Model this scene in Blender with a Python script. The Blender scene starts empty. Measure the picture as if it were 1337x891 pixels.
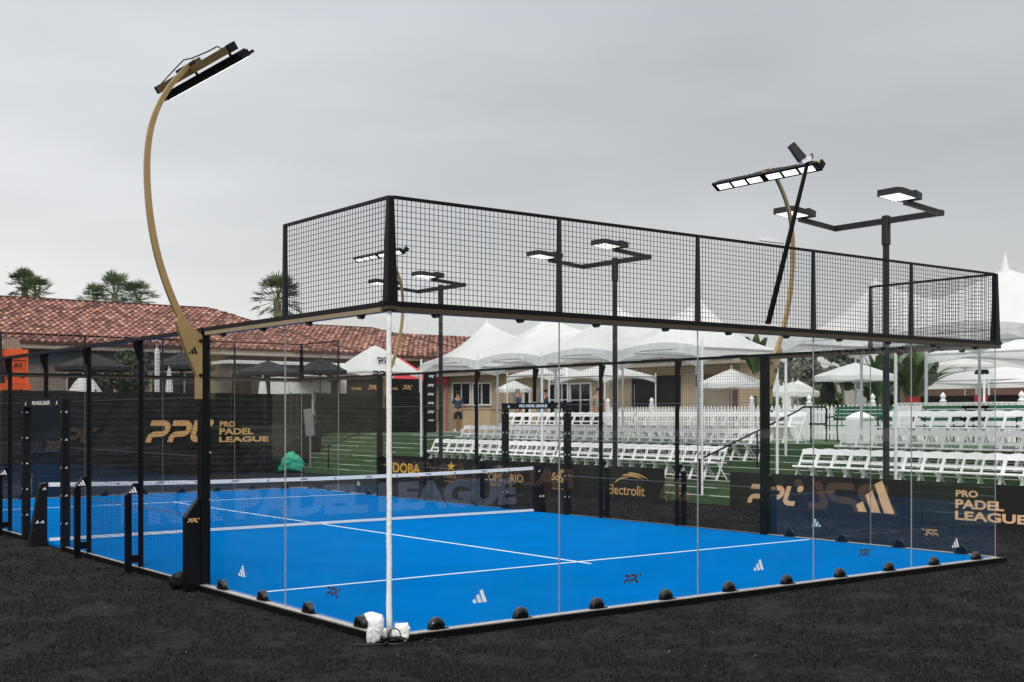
import bpy, math, random
from mathutils import Vector, Matrix
random.seed(7)
R = math.radians
S = bpy.context.scene
COL = S.collection

# ------------------------------------------------------------------ camera
CAM = (-5.8022, -8.9965, 1.9743); YAW = 0.6278; F = 1554.99; HX = 595.1; HY = 543.5
cam = bpy.data.cameras.new('camera'); cam.sensor_width = 36; cam.lens = 36*F/1337
cam.shift_x = 73.4/1337; cam.shift_y = 98.0/1337; cam.clip_end = 3000; cam.clip_start = .1
co = bpy.data.objects.new('camera', cam); COL.objects.link(co)
co.location = CAM; co.rotation_euler = (R(90), R(0.03), -YAW); S.camera = co
FW = (math.sin(YAW), math.cos(YAW)); RT = (math.cos(YAW), -math.sin(YAW))

def at(u, v, X=None, Y=None, Z=None, d=None):
    """photograph pixel to the world point on the plane X=, Y=, Z= or at depth d"""
    t = (u-HX)/F; dx = FW[0]+RT[0]*t; dy = FW[1]+RT[1]*t; dz = (HY-v)/F
    if X is not None: d = (X-CAM[0])/dx
    elif Y is not None: d = (Y-CAM[1])/dy
    elif Z is not None: d = (Z-CAM[2])/dz
    return Vector((CAM[0]+d*dx, CAM[1]+d*dy, CAM[2]+d*dz))

# ------------------------------------------------------------------ sky, sun, exposure
W = bpy.data.worlds.new('World'); S.world = W; W.use_nodes = True
nt = W.node_tree; N = nt.nodes; L = nt.links; N.clear()
SUN_EL, SUN_ROT = R(42), R(222)
out = N.new('ShaderNodeOutputWorld'); bg = N.new('ShaderNodeBackground'); bg2 = N.new('ShaderNodeBackground'); add = N.new('ShaderNodeAddShader')
sky = N.new('ShaderNodeTexSky'); sky.sky_type = 'NISHITA'; sky.sun_disc = False
sky.sun_elevation = SUN_EL; sky.sun_rotation = SUN_ROT
bg2.inputs[1].default_value = .012; L.new(sky.outputs[0], bg2.inputs[0])
tc = N.new('ShaderNodeTexCoord'); sp = N.new('ShaderNodeSeparateXYZ'); L.new(tc.outputs['Generated'], sp.inputs[0])
rp = N.new('ShaderNodeValToRGB'); L.new(sp.outputs[2], rp.inputs[0])
el = rp.color_ramp.elements
el[0].position = 0.0; el[0].color = (.73, .72, .70, 1)
el[1].position = 1.0; el[1].color = (1.6, 1.58, 1.56, 1)
for p_, c_ in ((.10, (.70, .695, .685, 1)), (.34, (.58, .59, .615, 1)), (.50, (1.25, 1.24, 1.24, 1))):
    e = el.new(p_); e.color = c_
mp = N.new('ShaderNodeMapping'); mp.inputs['Scale'].default_value = (1.3, 1.3, 4.5); L.new(tc.outputs['Generated'], mp.inputs[0])
ns = N.new('ShaderNodeTexNoise'); ns.inputs['Scale'].default_value = 1.9; ns.inputs['Detail'].default_value = 4; ns.inputs['Roughness'].default_value = .45
L.new(mp.outputs[0], ns.inputs[0])
mr = N.new('ShaderNodeMapRange'); mr.inputs[1].default_value = .3; mr.inputs[2].default_value = .7; mr.inputs[3].default_value = .85; mr.inputs[4].default_value = 1.12
L.new(ns.outputs[0], mr.inputs[0])
# the overcast is brighter to the left of the view than to the right
az = N.new('ShaderNodeVectorMath'); az.operation = 'DOT_PRODUCT'; az.inputs[1].default_value = (RT[0], RT[1], 0); L.new(tc.outputs['Generated'], az.inputs[0])
mr2 = N.new('ShaderNodeMapRange'); mr2.inputs[1].default_value = -.4; mr2.inputs[2].default_value = .45; mr2.inputs[3].default_value = 1.10; mr2.inputs[4].default_value = .80
L.new(az.outputs['Value'], mr2.inputs[0])
mu = N.new('ShaderNodeMath'); mu.operation = 'MULTIPLY'; L.new(mr.outputs[0], mu.inputs[0]); L.new(mr2.outputs[0], mu.inputs[1])
vm = N.new('ShaderNodeVectorMath'); vm.operation = 'SCALE'; L.new(rp.outputs[0], vm.inputs[0]); L.new(mu.outputs[0], vm.inputs['Scale'])
L.new(vm.outputs[0], bg.inputs[0]); bg.inputs[1].default_value = 1.0
L.new(bg.outputs[0], add.inputs[0]); L.new(bg2.outputs[0], add.inputs[1]); L.new(add.outputs[0], out.inputs[0])
sl = bpy.data.lights.new('sun', 'SUN'); sl.energy = 2.1; sl.angle = R(26); sl.color = (1, .97, .93)
so = bpy.data.objects.new('sun', sl); COL.objects.link(so)
sdir = Vector((math.sin(SUN_ROT)*math.cos(SUN_EL), math.cos(SUN_ROT)*math.cos(SUN_EL), math.sin(SUN_EL)))
so.rotation_euler = sdir.to_track_quat('Z', 'Y').to_euler(); so.location = (0, 0, 30)
S.view_settings.view_transform = 'Standard'; S.view_settings.look = 'None'; S.view_settings.gamma = 1; S.view_settings.exposure = 0.0
S.cycles.max_bounces = 10; S.cycles.transparent_max_bounces = 40; S.cycles.glossy_bounces = 4

# ------------------------------------------------------------------ materials
M = {}
def mat(name, col, rough=.6, metal=0, emit=0, var=0, scale=8, bump=0, bscale=None, spec=.5, stretch=(1, 1, 1), var2=None, coat=0):
    m = bpy.data.materials.new(name); m.use_nodes = True; t = m.node_tree; b = t.nodes['Principled BSDF']
    b.inputs['Base Color'].default_value = (*col, 1); b.inputs['Roughness'].default_value = rough; b.inputs['Metallic'].default_value = metal
    b.inputs['Specular IOR Level'].default_value = spec
    if coat: b.inputs['Coat Weight'].default_value = coat
    if emit: b.inputs['Emission Color'].default_value = (*col, 1); b.inputs['Emission Strength'].default_value = emit
    tcn = t.nodes.new('ShaderNodeTexCoord'); mpn = t.nodes.new('ShaderNodeMapping'); mpn.inputs['Scale'].default_value = stretch
    t.links.new(tcn.outputs['Object'], mpn.inputs[0])
    n = t.nodes.new('ShaderNodeTexNoise'); n.inputs['Scale'].default_value = scale; n.inputs['Detail'].default_value = 5; n.inputs['Roughness'].default_value = .6
    t.links.new(mpn.outputs[0], n.inputs[0])
    v = var or .06
    r = t.nodes.new('ShaderNodeValToRGB'); t.links.new(n.outputs[0], r.inputs[0])
    r.color_ramp.elements[0].position = .3; r.color_ramp.elements[1].position = .7
    c2 = var2 or tuple(min(1, c*(1+v)) for c in col); c1 = tuple(c*(1-v) for c in col)
    r.color_ramp.elements[0].color = (*c1, 1); r.color_ramp.elements[1].color = (*c2, 1)
    t.links.new(r.outputs[0], b.inputs['Base Color'])
    if bump:
        n2 = t.nodes.new('ShaderNodeTexNoise'); n2.inputs['Scale'].default_value = bscale or scale*4; n2.inputs['Detail'].default_value = 4
        t.links.new(mpn.outputs[0], n2.inputs[0])
        bp = t.nodes.new('ShaderNodeBump'); bp.inputs['Strength'].default_value = bump; bp.inputs['Distance'].default_value = .02
        t.links.new(n2.outputs[0], bp.inputs['Height']); t.links.new(bp.outputs[0], b.inputs['Normal'])
    M[name] = m; return m

mat('black', (.0025, .0025, .003), .42, var=.2, scale=3, spec=.22)
mat('black_matte', (.008, .008, .009), .8, var=.3, scale=5, spec=.15, bump=.2)
mat('black_soft', (.004, .004, .005), .5, spec=.25, var=.3, scale=9, bump=.7, bscale=14)
mat('wire', (.008, .008, .010), .5)
mat('grey_wire', (.16, .16, .17), .4, .3)
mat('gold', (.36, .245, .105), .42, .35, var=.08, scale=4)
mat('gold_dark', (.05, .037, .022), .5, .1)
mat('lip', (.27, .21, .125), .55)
mat('gold_print', (.60, .35, .13), .6)
mat('peach_print', (.74, .46, .26), .6)
mat('brown_print', (.05, .03, .02), .5)
mat('yellow_print', (.75, .43, .05), .6)
mat('white_print', (.78, .78, .80), .5)
mat('white', (.76, .77, .77), .5, var=.05, scale=3)
mat('white_plastic', (.88, .88, .88), .35, var=.04, scale=3)
mat('foam', (.78, .78, .76), .8, var=.06, scale=12, bump=.5, bscale=30)
mat('wrap', (.80, .80, .79), .35, var=.05, scale=10, bump=.6, bscale=16)
mat('canvas', (.82, .83, .83), .75, var=.07, scale=.8, bump=.6, bscale=1.7)
mat('canvas_black', (.012, .012, .014), .8, var=.3, scale=2, bump=.3, bscale=4)
mat('silver', (.42, .40, .38), .45, .4, var=.2, scale=20)
mat('steel', (.55, .56, .57), .35, .6)
mat('pole_grey', (.016, .018, .021), .5, spec=.3)
mat('blue', (.0, .142, .44), .95, var=.07, scale=.9, bump=.25, bscale=260, spec=.0)
mat('line', (.72, .80, .86), .7, var=.05, scale=20)
mat('green', (.055, .102, .042), .9, var=.3, scale=9, bump=.6, bscale=120, stretch=(1, .3, 1))
mat('concrete', (.33, .32, .30), .85, var=.15, scale=2, bump=.2)
mat('beige', (.50, .37, .24), .85, var=.06, scale=2)
mat('stucco', (.25, .21, .165), .9, var=.15, scale=1.5, bump=.2)
mat('trim', (.36, .31, .25), .8, var=.12, scale=2)
mat('teal_grey', (.12, .17, .18), .7)
mat('brown', (.10, .05, .035), .7, var=.2)
mat('navy', (.02, .04, .075), .8, var=.2, scale=12)
mat('blue_shirt', (.045, .10, .19), .8, var=.15, scale=12)
mat('tan_shirt', (.30, .27, .22), .8)
mat('black_cloth', (.012, .013, .018), .85, var=.2)
mat('skin', (.42, .22, .14), .55)
mat('hair_grey', (.25, .23, .21), .8)
mat('hair_dark', (.02, .014, .01), .7)
mat('red', (.62, .03, .05), .6, var=.1)
mat('orange', (.80, .11, .015), .45, var=.1, scale=3)
mat('teal', (.02, .36, .25), .7, var=.2, scale=6, bump=.5, bscale=9)
mat('bench_green', (.015, .11, .06), .5, var=.15)
mat('bark', (.13, .10, .07), .9, var=.3, bump=.6)
mat('palm_leaf', (.085, .12, .05), .6, var=.35, scale=3)
mat('leaf_dark', (.022, .045, .016), .6, var=.4, scale=2, var2=(.05, .085, .03))
mat('leaf_mid', (.045, .075, .025), .55, var=.35, scale=2, var2=(.09, .13, .04))
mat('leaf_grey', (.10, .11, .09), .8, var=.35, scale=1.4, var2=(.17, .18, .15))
mat('banana', (.03, .07, .018), .4, var=.3, scale=2, var2=(.07, .13, .035))
mat('dark_glass', (.012, .014, .016), .12, spec=.6)
mat('room_dark', (.02, .017, .015), .8)
mat('screen', (.006, .006, .008), .35)
mat('led', (1.0, .98, .90), .5, emit=1.6)
mat('lamp_lens', (1.0, .985, .93), .5, emit=1.5)
mat('pole_light', (.20, .21, .22), .6)
mat('cable', (.01, .01, .01), .5)
mat('wood', (.16, .09, .05), .7, var=.2)

def ground_mat():
    m = bpy.data.materials.new('black_turf'); m.use_nodes = True; t = m.node_tree; b = t.nodes['Principled BSDF']
    g = t.nodes.new('ShaderNodeNewGeometry')
    def noise(sc, det, ro, st=(1, 1, 1), rot=0):
        mpn = t.nodes.new('ShaderNodeMapping'); mpn.inputs['Scale'].default_value = st; mpn.inputs['Rotation'].default_value = (0, 0, rot)
        t.links.new(g.outputs['Position'], mpn.inputs[0])
        n = t.nodes.new('ShaderNodeTexNoise'); n.inputs['Scale'].default_value = sc; n.inputs['Detail'].default_value = det; n.inputs['Roughness'].default_value = ro
        t.links.new(mpn.outputs[0], n.inputs[0]); return n
    a = noise(7.0, 8, .75, (1, 1.5, 1), YAW); c = noise(95, 4, .85); w = noise(.7, 3, .5)
    r1 = t.nodes.new('ShaderNodeValToRGB'); t.links.new(a.outputs[0], r1.inputs[0])
    r1.color_ramp.elements[0].position = .38; r1.color_ramp.elements[0].color = (.005, .005, .0055, 1)
    r1.color_ramp.elements[1].position = .62; r1.color_ramp.elements[1].color = (.024, .024, .0255, 1)
    r2 = t.nodes.new('ShaderNodeMapRange'); r2.inputs[1].default_value = .32; r2.inputs[2].default_value = .70; r2.inputs[3].default_value = .35; r2.inputs[4].default_value = 1.75
    t.links.new(c.outputs[0], r2.inputs[0])
    r3 = t.nodes.new('ShaderNodeMapRange'); r3.inputs[1].default_value = .3; r3.inputs[2].default_value = .7; r3.inputs[3].default_value = .75; r3.inputs[4].default_value = 1.25
    t.links.new(w.outputs[0], r3.inputs[0])
    mm = t.nodes.new('ShaderNodeMath'); mm.operation = 'MULTIPLY'; t.links.new(r2.outputs[0], mm.inputs[0]); t.links.new(r3.outputs[0], mm.inputs[1])
    vs = t.nodes.new('ShaderNodeVectorMath'); vs.operation = 'SCALE'; t.links.new(r1.outputs[0], vs.inputs[0]); t.links.new(mm.outputs[0], vs.inputs['Scale'])
    t.links.new(vs.outputs[0], b.inputs['Base Color']); b.inputs['Roughness'].default_value = .95; b.inputs['Specular IOR Level'].default_value = .12
    bp = t.nodes.new('ShaderNodeBump'); bp.inputs['Strength'].default_value = .9; bp.inputs['Distance'].default_value = .03
    t.links.new(a.outputs[0], bp.inputs['Height'])
    bp2 = t.nodes.new('ShaderNodeBump'); bp2.inputs['Strength'].default_value = .8; bp2.inputs['Distance'].default_value = .008
    t.links.new(c.outputs[0], bp2.inputs['Height']); t.links.new(bp.outputs[0], bp2.inputs['Normal']); t.links.new(bp2.outputs[0], b.inputs['Normal'])
    M['turf'] = m
ground_mat()

def glass_mat():
    m = bpy.data.materials.new('clear_glass'); m.use_nodes = True; t = m.node_tree; t.nodes.clear()
    o = t.nodes.new('ShaderNodeOutputMaterial'); tr = t.nodes.new('ShaderNodeBsdfTransparent'); tr.inputs[0].default_value = (.975, .985, .98, 1)
    gl = t.nodes.new('ShaderNodeBsdfGlossy'); gl.inputs['Roughness'].default_value = .0; gl.inputs[0].default_value = (1, 1, 1, 1)
    fr = t.nodes.new('ShaderNodeFresnel'); fr.inputs[0].default_value = 1.5; mx = t.nodes.new('ShaderNodeMixShader')
    # same reflectance whichever side of the pane is hit
    lw = t.nodes.new('ShaderNodeLayerWeight'); lw.inputs[0].default_value = .5
    pw = t.nodes.new('ShaderNodeMath'); pw.operation = 'POWER'; pw.inputs[1].default_value = 4.5; t.links.new(lw.outputs['Facing'], pw.inputs[0])
    ma = t.nodes.new('ShaderNodeMath'); ma.operation = 'MULTIPLY_ADD'; ma.inputs[1].default_value = .75; ma.inputs[2].default_value = .026; t.links.new(pw.outputs[0], ma.inputs[0])
    df = t.nodes.new('ShaderNodeBsdfDiffuse'); df.inputs[0].default_value = (.7, .7, .7, 1); m2 = t.nodes.new('ShaderNodeMixShader'); ge = t.nodes.new('ShaderNodeNewGeometry')
    nz = t.nodes.new('ShaderNodeTexNoise'); nz.inputs['Scale'].default_value = 1.6; nz.inputs['Detail'].default_value = 7; nz.inputs['Distortion'].default_value = .8; t.links.new(ge.outputs['Position'], nz.inputs[0])
    mm = t.nodes.new('ShaderNodeMapRange'); mm.inputs[1].default_value = .45; mm.inputs[2].default_value = .85; mm.inputs[3].default_value = .0; mm.inputs[4].default_value = .004; t.links.new(nz.outputs[0], mm.inputs[0])
    t.links.new(mm.outputs[0], m2.inputs[0]); t.links.new(tr.outputs[0], m2.inputs[1]); t.links.new(df.outputs[0], m2.inputs[2])
    t.links.new(ma.outputs[0], mx.inputs[0]); t.links.new(m2.outputs[0], mx.inputs[1]); t.links.new(gl.outputs[0], mx.inputs[2]); t.links.new(mx.outputs[0], o.inputs[0])
    M['glass'] = m
glass_mat()

def veil(name, col, alpha):
    m = bpy.data.materials.new(name); m.use_nodes = True; t = m.node_tree; t.nodes.clear()
    o = t.nodes.new('ShaderNodeOutputMaterial'); tr = t.nodes.new('ShaderNodeBsdfTransparent'); d = t.nodes.new('ShaderNodeBsdfDiffuse'); d.inputs[0].default_value = (*col, 1)
    mx = t.nodes.new('ShaderNodeMixShader'); mx.inputs[0].default_value = alpha
    t.links.new(tr.outputs[0], mx.inputs[1]); t.links.new(d.outputs[0], mx.inputs[2]); t.links.new(mx.outputs[0], o.inputs[0]); M[name] = m
veil('net_print', (.55, .63, .76), .09)

def canvas_mat():
    m = M['canvas']; t = m.node_tree; b = t.nodes['Principled BSDF']; o = t.nodes['Material Output']
    tl = t.nodes.new('ShaderNodeBsdfTranslucent'); tl.inputs[0].default_value = (.86, .86, .85, 1); mx = t.nodes.new('ShaderNodeMixShader'); mx.inputs[0].default_value = .42
    t.links.new(b.outputs[0], mx.inputs[1]); t.links.new(tl.outputs[0], mx.inputs[2]); t.links.new(mx.outputs[0], o.inputs['Surface'])
canvas_mat()

def tile_mat():
    m = bpy.data.materials.new('clay_tile'); m.use_nodes = True; t = m.node_tree; b = t.nodes['Principled BSDF']
    at_ = t.nodes.new('ShaderNodeAttribute'); at_.attribute_name = 'tone'; 
    r = t.nodes.new('ShaderNodeValToRGB'); t.links.new(at_.outputs['Fac'], r.inputs[0])
    e = r.color_ramp.elements; e[0].position = 0; e[0].color = (.07, .032, .026, 1); e[1].position = 1; e[1].color = (.42, .225, .17, 1)
    for p_, c_ in ((.25, (.20, .083, .06)), (.6, (.28, .125, .092)), (.85, (.36, .18, .135))):
        q = e.new(p_); q.color = (*c_, 1)
    n = t.nodes.new('ShaderNodeTexNoise'); n.inputs['Scale'].default_value = 3; n.inputs['Detail'].default_value = 6
    g = t.nodes.new('ShaderNodeNewGeometry'); t.links.new(g.outputs['Position'], n.inputs[0])
    mr_ = t.nodes.new('ShaderNodeMapRange'); mr_.inputs[3].default_value = .5; mr_.inputs[4].default_value = 1.4; t.links.new(n.outputs[0], mr_.inputs[0])
    vs = t.nodes.new('ShaderNodeVectorMath'); vs.operation = 'SCALE'; t.links.new(r.outputs[0], vs.inputs[0]); t.links.new(mr_.outputs[0], vs.inputs['Scale'])
    t.links.new(vs.outputs[0], b.inputs['Base Color']); b.inputs['Roughness'].default_value = .85; M['tile'] = m
tile_mat()

def siding_mat(name, col, period, axis=2, depth=.5):
    m = mat(name, col, .8, var=.08, scale=1.5); t = m.node_tree; b = t.nodes['Principled BSDF']
    g = t.nodes.new('ShaderNodeNewGeometry'); s_ = t.nodes.new('ShaderNodeSeparateXYZ'); t.links.new(g.outputs['Position'], s_.inputs[0])
    q = t.nodes.new('ShaderNodeMath'); q.operation = 'MULTIPLY'; q.inputs[1].default_value = 1/period; t.links.new(s_.outputs[axis], q.inputs[0])
    f = t.nodes.new('ShaderNodeMath'); f.operation = 'FRACT'; t.links.new(q.outputs[0], f.inputs[0])
    bp = t.nodes.new('ShaderNodeBump'); bp.inputs['Strength'].default_value = depth; bp.inputs['Distance'].default_value = .03
    t.links.new(f.outputs[0], bp.inputs['Height']); t.links.new(bp.outputs[0], b.inputs['Normal'])
siding_mat('siding', (.43, .33, .225), .22)
siding_mat('shutter', (.012, .012, .014), .09, 2, 1)

def drape_mat():
    m = mat('screen_fabric', (.010, .0102, .011), .75, var=.3, scale=1.2, spec=.2); t = m.node_tree; b = t.nodes['Principled BSDF']
    g = t.nodes.new('ShaderNodeNewGeometry')
    w = t.nodes.new('ShaderNodeTexWave'); w.bands_direction = 'Z'; w.inputs['Scale'].default_value = 1.55; w.inputs['Distortion'].default_value = 1.6; w.inputs['Detail'].default_value = 3; w.inputs['Detail Scale'].default_value = .6
    mpw = t.nodes.new('ShaderNodeMapping'); mpw.inputs['Scale'].default_value = (.35, .35, 1); t.links.new(g.outputs['Position'], mpw.inputs[0]); t.links.new(mpw.outputs[0], w.inputs[0])
    n = t.nodes.new('ShaderNodeTexNoise'); n.inputs['Scale'].default_value = .9; n.inputs['Detail'].default_value = 6; n.inputs['Distortion'].default_value = 1.2; t.links.new(g.outputs['Position'], n.inputs[0])
    b1 = t.nodes.new('ShaderNodeBump'); b1.inputs['Strength'].default_value = 1; b1.inputs['Distance'].default_value = .014; t.links.new(w.outputs[1], b1.inputs['Height'])
    b2 = t.nodes.new('ShaderNodeBump'); b2.inputs['Strength'].default_value = 1; b2.inputs['Distance'].default_value = .22; t.links.new(n.outputs[0], b2.inputs['Height']); t.links.new(b1.outputs[0], b2.inputs['Normal'])
    t.links.new(b2.outputs[0], b.inputs['Normal'])
drape_mat()

# ------------------------------------------------------------------ mesh helpers
ORG = {}
class MB:
    def __init__(s): s.v = []; s.f = []; s.m = []; s.cur = 0
    def mi(s, i): s.cur = i; return s
    def add(s, vs, fs):
        b = len(s.v); s.v += [tuple(v) for v in vs]; s.f += [tuple(i+b for i in f) for f in fs]; s.m += [s.cur]*len(fs)
    def box(s, x0, x1, y0, y1, z0, z1):
        s.add([(x0,y0,z0),(x1,y0,z0),(x1,y1,z0),(x0,y1,z0),(x0,y0,z1),(x1,y0,z1),(x1,y1,z1),(x0,y1,z1)],
              [(0,3,2,1),(4,5,6,7),(0,1,5,4),(1,2,6,5),(2,3,7,6),(3,0,4,7)])
    def bar(s, p, q, w, h=None, w2=None, h2=None, up=(0, 0, 1)):
        p = Vector(p); q = Vector(q); h = w if h is None else h; w2 = w if w2 is None else w2; h2 = h if h2 is None else h2
        a = (q-p).normalized(); up = Vector(up)
        if abs(a.dot(up)) > .98: up = Vector((0, 1, 0)) if abs(a.y) < .9 else Vector((1, 0, 0))
        x = a.cross(up).normalized(); y = x.cross(a).normalized()
        vs = []
        for c, ww, hh in ((p, w, h), (q, w2, h2)):
            for i, j in ((-1, -1), (1, -1), (1, 1), (-1, 1)): vs.append(c+x*ww/2*i+y*hh/2*j)
        s.add(vs, [(0,1,2,3),(7,6,5,4),(0,4,5,1),(1,5,6,2),(2,6,7,3),(3,7,4,0)])
    def tube(s, pts, r, n=8, cap=True):
        pts = [Vector(p) for p in pts]; rs = r if isinstance(r, (list, tuple)) else [r]*len(pts)
        vs = []; fs = []; px = None
        for i, p in enumerate(pts):
            a = (pts[min(i+1, len(pts)-1)]-pts[max(i-1, 0)]).normalized()
            if px is None:
                u0 = Vector((0, 0, 1)) if abs(a.z) < .9 else Vector((0, 1, 0)); x = a.cross(u0).normalized()
            else: x = (px-a*px.dot(a)).normalized()
            px = x; y = a.cross(x)
            for k in range(n):
                th = 2*math.pi*k/n; vs.append(p+(x*math.cos(th)+y*math.sin(th))*rs[i])
        for i in range(len(pts)-1):
            for k in range(n): fs.append((i*n+k, i*n+(k+1) % n, (i+1)*n+(k+1) % n, (i+1)*n+k))
        if cap: fs.append(tuple(range(n))[::-1]); fs.append(tuple((len(pts)-1)*n+k for k in range(n)))
        s.add(vs, fs)
    def lathe(s, c, prof, n=16, rot=0, sx=1, sy=1):
        vs = []; fs = []
        for r, z in prof:
            for k in range(n):
                th = 2*math.pi*k/n+rot; vs.append((c[0]+r*sx*math.cos(th), c[1]+r*sy*math.sin(th), c[2]+z))
        for i in range(len(prof)-1):
            for k in range(n): fs.append((i*n+k, i*n+(k+1) % n, (i+1)*n+(k+1) % n, (i+1)*n+k))
        s.add(vs, fs)
    def prism(s, poly, o, U, V, Wd, t):
        """polygon (2D) in frame o,U,V extruded by t along Wd"""
        o = Vector(o); U = Vector(U); V = Vector(V); Wd = Vector(Wd); n = len(poly)
        vs = [o+U*a+V*b for a, b in poly]+[o+U*a+V*b+Wd*t for a, b in poly]
        s.add(vs, [tuple(range(n))[::-1], tuple(range(n, 2*n))]+[(i, (i+1) % n, n+(i+1) % n, n+i) for i in range(n)])
    def flat(s, poly, o, U, V):
        o = Vector(o); U = Vector(U); V = Vector(V)
        s.add([o+U*a+V*b for a, b in poly], [tuple(range(len(poly)))])
    def sphere(s, c, r, n=12, m=8, sx=1, sy=1, sz=1, jit=0, seed=0):
        rnd = random.Random(seed); vs = []; fs = []
        for i in range(m+1):
            ph = math.pi*i/m
            for k in range(n):
                th = 2*math.pi*k/n; q = r*(1+jit*(rnd.random()-.5))
                vs.append((c[0]+q*sx*math.sin(ph)*math.cos(th), c[1]+q*sy*math.sin(ph)*math.sin(th), c[2]+q*sz*math.cos(ph)))
        for i in range(m):
            for k in range(n): fs.append((i*n+k, (i+1)*n+k, (i+1)*n+(k+1) % n, i*n+(k+1) % n))
        s.add(vs, fs)
    def build(s, name, mats, parent=None, origin=None, smooth=False):
        if not isinstance(mats, (list, tuple)): mats = [mats]
        if parent is not None: o0 = ORG[parent.name]
        elif origin is not None: o0 = Vector(origin)
        else:
            xs = [v[0] for v in s.v]; ys = [v[1] for v in s.v]; zs = [v[2] for v in s.v]
            o0 = Vector(((min(xs)+max(xs))/2, (min(ys)+max(ys))/2, min(zs)))
        me = bpy.data.meshes.new(name)
        me.from_pydata([(v[0]-o0.x, v[1]-o0.y, v[2]-o0.z) for v in s.v], [], s.f); me.update()
        for m_ in mats: me.materials.append(M[m_] if isinstance(m_, str) else m_)
        if len(mats) > 1: me.polygons.foreach_set('material_index', s.m)
        if smooth: me.polygons.foreach_set('use_smooth', [True]*len(me.polygons))
        ob = bpy.data.objects.new(name, me); COL.objects.link(ob)
        if parent is not None: ob.parent = parent
        else: ob.location = o0
        ORG[ob.name] = o0
        return ob

def thing(name, label, cat, loc=(0, 0, 0), group=None):
    o = bpy.data.objects.new(name, None); COL.objects.link(o); o.location = loc; o.empty_display_size = .3
    ORG[o.name] = Vector(loc); tag(o, label, cat, group); return o
def tag(o, label, cat, group=None):
    o['label'] = label; o['category'] = cat
    if group: o['group'] = group
    return o
def struct(o): o['kind'] = 'structure'; return o
def copy_tree(o, parent=None):
    c = o.copy(); COL.objects.link(c)
    if parent is not None: c.parent = parent
    for ch in list(KIDS(o)): copy_tree(ch, c)
    return c
def KIDS(o): return [x for x in ALL() if x.parent == o]
def ALL(): return list(bpy.data.objects)
def clone(proto, loc, rz=0, label=None, cat=None, group=None, scale=None):
    c = copy_fast(proto); c.location = loc; c.rotation_euler = (0, 0, rz); ORG[c.name] = Vector(loc)
    if scale: c.scale = scale
    if label: c['label'] = label
    if cat: c['category'] = cat
    if group: c['group'] = group
    return c
def copy_fast(o, parent=None):
    c = o.copy(); COL.objects.link(c)
    if parent is not None: c.parent = parent
    for ch in TREE.get(o.name, []): copy_fast(ch, c)
    return c
TREE = {}
def remember(root):
    for o in root.children: TREE.setdefault(root.name, []).append(o); remember(o)
ORDN = ['', 'first', 'second', 'third', 'fourth', 'fifth', 'sixth', 'seventh', 'eighth', 'ninth', 'tenth', 'eleventh', 'twelfth', 'thirteenth', 'fourteenth', 'fifteenth', 'sixteenth', 'seventeenth', 'eighteenth', 'nineteenth', 'twentieth', 'twenty-first', 'twenty-second', 'twenty-third', 'twenty-fourth', 'twenty-fifth', 'twenty-sixth', 'twenty-seventh', 'twenty-eighth', 'twenty-ninth', 'thirtieth']

# ---- lettering and marks
def text2d(body, size=1, bold=.02, xs=1, shear=0, align='LEFT'):
    cu = bpy.data.curves.new('lettering', 'FONT'); cu.body = body; cu.size = size; cu.offset = bold*size; cu.align_x = align; cu.shear = shear; cu.resolution_u = 4
    ob = bpy.data.objects.new('lettering', cu); me = bpy.data.meshes.new_from_object(ob)
    vs = [(v.co.x*xs, v.co.y) for v in me.vertices]; fs = [tuple(p.vertices) for p in me.polygons]
    bpy.data.objects.remove(ob); bpy.data.meshes.remove(me); bpy.data.curves.remove(cu)
    return vs, fs
def put2d(mb, vf, o, U, V):
    o = Vector(o); U = Vector(U); V = Vector(V); vs, fs = vf
    mb.add([o+U*a+V*b for a, b in vs], fs)
def fit_text(mb, body, o, U, V, w, h, bold=.02, shear=0):
    """text whose cap outline fills w x h with its lower left corner at o"""
    vs, fs = text2d(body, 1, bold, 1, shear)
    x0 = min(v[0] for v in vs); x1 = max(v[0] for v in vs); y0 = min(v[1] for v in vs); y1 = max(v[1] for v in vs)
    put2d(mb, ([((a-x0)*w/(x1-x0), (b-y0)*h/(y1-y0)) for a, b in vs], fs), o, U, V)
def stroke(pts, w):
    pts = [Vector((a, b, 0)) for a, b in pts]; L_, R_ = [], []
    for i, p in enumerate(pts):
        a = (pts[min(i+1, len(pts)-1)]-pts[max(i-1, 0)]).normalized(); n = Vector((-a.y, a.x, 0))
        L_.append(p+n*w/2); R_.append(p-n*w/2)
    vs = [(v.x, v.y) for v in L_+R_]; n = len(pts)
    return vs, [(i, i+1, n+i+1, n+i) for i in range(n-1)]
def arc(cx, cy, r, a0, a1, n=8): return [(cx+r*math.cos(R(a0+(a1-a0)*i/n)), cy+r*math.sin(R(a0+(a1-a0)*i/n))) for i in range(n+1)]
def ppl2d(mirror=False):
    """the league's PPL mark, about 3.05 wide and 1 high"""
    vs = []; fs = []
    def put(vf, dx):
        b = len(vs)
        for a, c in vf[0]: vs.append((a+dx+.28*c, c))
        fs.extend([tuple(i+b for i in f) for f in vf[1]])
    P = [(.0, .88), (.55, .88)]+arc(.58, .63, .25, 85, -85)+[(.36, .38)]+arc(.33, .16, .22, 95, 175)[1:]+[(.10, 0)]
    L_ = [(.12, 1.0), (.10, .36)]+arc(.32, .34, .22, 185, 268)[1:]+[(.66, .12)]
    put(stroke(P, .25), 0); put(stroke(P, .25), 1.0); put(stroke(L_, .25), 2.0)
    c = [(2.76+.17*math.cos(R(k*30)), .88+.17*math.sin(R(k*30))) for k in range(12)]
    put((c, [tuple(range(12))]), 0)
    return vs, fs
PPL = ppl2d()
def ppl(mb, o, U, V, w, h):
    vs, fs = PPL; put2d(mb, ([(a*w/3.17, b*h) for a, b in vs], fs), o, U, V)
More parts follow.
